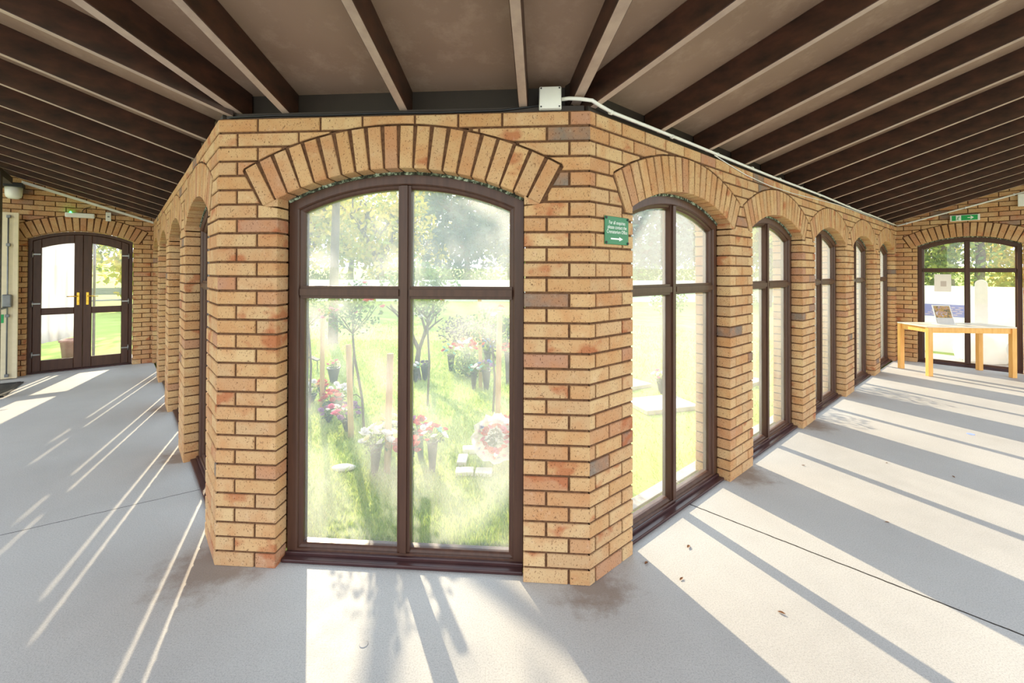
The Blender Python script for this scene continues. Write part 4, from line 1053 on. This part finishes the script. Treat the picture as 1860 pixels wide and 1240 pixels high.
def bag(a, w, s, label):
    p = FX(a, GZ, w); b = BM(); bmesh.ops.create_icosphere(b, subdivisions=3, radius=1)
    for v in b.verts:
        k = 1 + .08 * math.sin(v.co.x * 7 + v.co.z * 5) + .06 * math.sin(v.co.y * 9 + 2)
        v.co = V((v.co.x * s[0] * k, v.co.y * s[1] * k, max(-.5, v.co.z) * s[2] * k + s[2] * .5))
    o_ = obj('bulk_bag', b, M_BAG, smooth=True); o_.location = p; tag(o_, label, 'bag', 'white bulk bags by the hoarding')
bag(.98, 1.1, (.34, .3, .40), 'big white bulk bag under the table outside the far right window')
bag(1.55, 1.2, (.3, .28, .36), 'second white bulk bag, right of the big one by the hoarding')
b = BM(); fbox(b, FX, -.3, 2.8, GZ - .04, GZ + .01, .28, 1.5); tag(obj('paving_slab', b, M_SLAB), 'pale paving outside the far right window', 'paving', kind='structure')
def end_tree(a, w, h, crown, mat, label, n=3000, tr=.25, cz=None, clear=.3):
    p = FX(a, 0, w); tree('background_tree', label, p.x, p.y, h, crown, n, mat, crown * .033, tr, cz or h * .55, 'trees beyond the hoarding', 3, clear, h * .48 / crown if not cz else 1, shell=.15)
end_tree(-.9, 8, 4.8, 2.2, ML_GREEN, 'green tree in the upper left pane of the far right window', 9000, clear=.25)
end_tree(.6, 9, 7.6, 2.2, ML_DARK, 'thick grey trunk behind the mullion of the far right window', 1400, .13, 5.6, .55)
end_tree(2.3, 11, 5.6, 2.9, ML_GOLD, 'golden yellow tree in the upper right pane of the far right window', 9000)
end_tree(-.6, 16, 7.5, 3.2, ML_GOLD, 'distant golden tree behind the hoarding at left')

# outside the far left door
FX = FEL
def sheet():
    b = BM(); nx_, nz_ = 36, 10; g = []
    for i in range(nx_ + 1):
        col = []
        for j in range(nz_ + 1):
            a = .80 + 1.5 * i / nx_; z = .32 + 2.3 * j / nz_
            zb = .25 + .22 * (1 - i / nx_) ** 2
            z = zb + (2.6 - zb) * j / nz_
            w = 1.0 + .05 * math.sin(i * 1.15) + .025 * math.sin(i * 2.7 + j * .5)
            col.append(b.verts.new(FX(a, z, w)))
        g.append(col)
    for i in range(nx_):
        for j in range(nz_): b.faces.new((g[i][j], g[i + 1][j], g[i + 1][j + 1], g[i][j + 1]))
    o_ = based('plastic_sheet', b, plain('white_sheet', srgb(240, 243, 250), .5, var=.02, trans=.55), FX(1.4, 0, 1.0), smooth=True); so = o_.modifiers.new('thick', 'SOLIDIFY'); so.thickness = .003
    tag(o_, 'white plastic sheet hanging outside the left door leaf', 'sheet')
    b = BM(); tube(b, [FX(.75, 2.62, 1.0) - FX(.75, 2.62, 1.0), FX(2.5, 2.62, 1.0) - FX(.75, 2.62, 1.0)], .02, 8)
    tube(b, [V((0, 0, 0)), V((0, 0, -2.64))], .02, 8); tube(b, [FX(2.5, 0, 1) - FX(.75, 0, 1), FX(2.5, 0, 1) - FX(.75, 0, 1) - Z * 2.64], .02, 8)
    p = obj('sheet_rail', b, M_GREY, None); p.location = FX(.75, 2.62, 1.0); tag(p, 'thin metal rail frame carrying the white sheet', 'rail')
sheet()
def bench():
    p = FX(.82, GZ, 13.0); r = empty('garden_bench', p, math.atan2(FX.u.y, FX.u.x)); tag(r, 'grey wooden bench on the lawn outside the right door leaf', 'bench')
    M_B = wood_mat('bench_wood', srgb(120, 124, 126), srgb(150, 152, 152), .8, (1, 8, 8), 5, .2)
    for nm, c, s in (('seat', (0, 0, .44), (1.35, .42, .05)), ('backrest', (0, .22, .78), (1.35, .04, .26)), ('leg', (-.5, 0, .21), (.09, .38, .42)), ('leg', (.5, 0, .21), (.09, .38, .42)), ('back_post', (-.5, .22, .6), (.07, .05, .5)), ('back_post', (.5, .22, .6), (.07, .05, .5))):
        b = BM(); cube(b, c, s, 0, .006); obj(nm, b, M_B, r)
bench()
def door_tree(a, w, h, crown, mat, label, n=3200):
    p = FX(a, 0, w); tree('background_tree', label, p.x, p.y, h, crown, n, mat, crown * .055, .2, h * .54, 'trees beyond the left door', 3, .3, h * .48 / crown, shell=.15)
door_tree(-.6, 13, 6.2, 2.6, ML_GOLD, 'yellow leaved tree beyond the bench outside the double door')
door_tree(-3.2, 19, 7.5, 3.2, ML_DARK, 'dark tree far beyond the bench outside the double door')
door_tree(2.8, 20, 7.5, 3.2, ML_GREEN, 'green tree far behind the hanging white sheet')
b = BM(); lathe(b, [(.16, 0), (.19, .3), (.21, .3), (.21, .34), (.17, .34), (.15, .28)], 20); o_ = obj('terracotta_planter', b, plain('terracotta', srgb(158, 122, 112), .8)); o_.location = FX(1.02, GZ, 1.6); tag(o_, 'reddish brown planter behind the hem of the white sheet', 'planter')
b = BM(); fbox(b, FX, -.6, 3.0, GZ - .05, GZ + .01, .28, 1.35); tag(obj('paving_apron', b, M_SLAB), 'pale paving outside the double door', 'paving', kind='structure')

# ------------------------------------------------------------------ light
az, el = math.radians(-24.5), math.radians(26.3)
sd = V((math.sin(az) * math.cos(el), math.cos(az) * math.cos(el), math.sin(el)))
L = bpy.data.lights.new('sun', 'SUN'); L.energy = 10.8; L.angle = math.radians(.6); L.color = (1, .82, .58)
so = bpy.data.objects.new('sun', L); so.rotation_euler = (-sd).to_track_quat('-Z', 'Y').to_euler(); so.location = sd * 30; C.objects.link(so)
W = bpy.data.worlds.new('sky'); bpy.context.scene.world = W; W.use_nodes = True; nt = W.node_tree; nt.nodes.clear()
tc = nt.nodes.new('ShaderNodeTexCoord'); sx = nt.nodes.new('ShaderNodeSeparateXYZ'); nt.links.new(tc.outputs['Generated'], sx.inputs[0])
rp = nt.nodes.new('ShaderNodeValToRGB'); rp.color_ramp.elements[0].position = 0.0; rp.color_ramp.elements[0].color = (.95, .97, 1, 1); rp.color_ramp.elements[1].position = .8; rp.color_ramp.elements[1].color = (.66, .82, 1, 1)
nt.links.new(sx.outputs[2], rp.inputs[0])
bg = nt.nodes.new('ShaderNodeBackground'); bg.inputs[1].default_value = 2.95; nt.links.new(rp.outputs[0], bg.inputs[0])
ow = nt.nodes.new('ShaderNodeOutputWorld'); nt.links.new(bg.outputs[0], ow.inputs[0])

# ------------------------------------------------------------------ camera
cam = bpy.data.cameras.new('camera'); co = bpy.data.objects.new('camera', cam); C.objects.link(co)
co.location = (0, 0, H_EYE)
cam.sensor_width = 36; cam.lens = 803.01 * 36 / 1860
cam.shift_x = (930 - 928.947) / 1860; cam.shift_y = -(620 - 484.72) / 1860
cam.clip_start = .05; cam.clip_end = 500
co.rotation_euler = (Matrix.Rotation(math.radians(90) + .0091, 4, 'X') @ Matrix.Rotation(.0028, 4, 'Z')).to_euler()
sc = bpy.context.scene; sc.camera = co
sc.view_settings.view_transform = 'Standard'; sc.view_settings.look = 'None'; sc.view_settings.gamma = 1
sc.view_settings.exposure = 0.0
sc.cycles.max_bounces = 10; sc.cycles.diffuse_bounces = 5; sc.cycles.transparent_max_bounces = 24; sc.cycles.use_denoising = True
sc.cycles.sample_clamp_indirect = 8
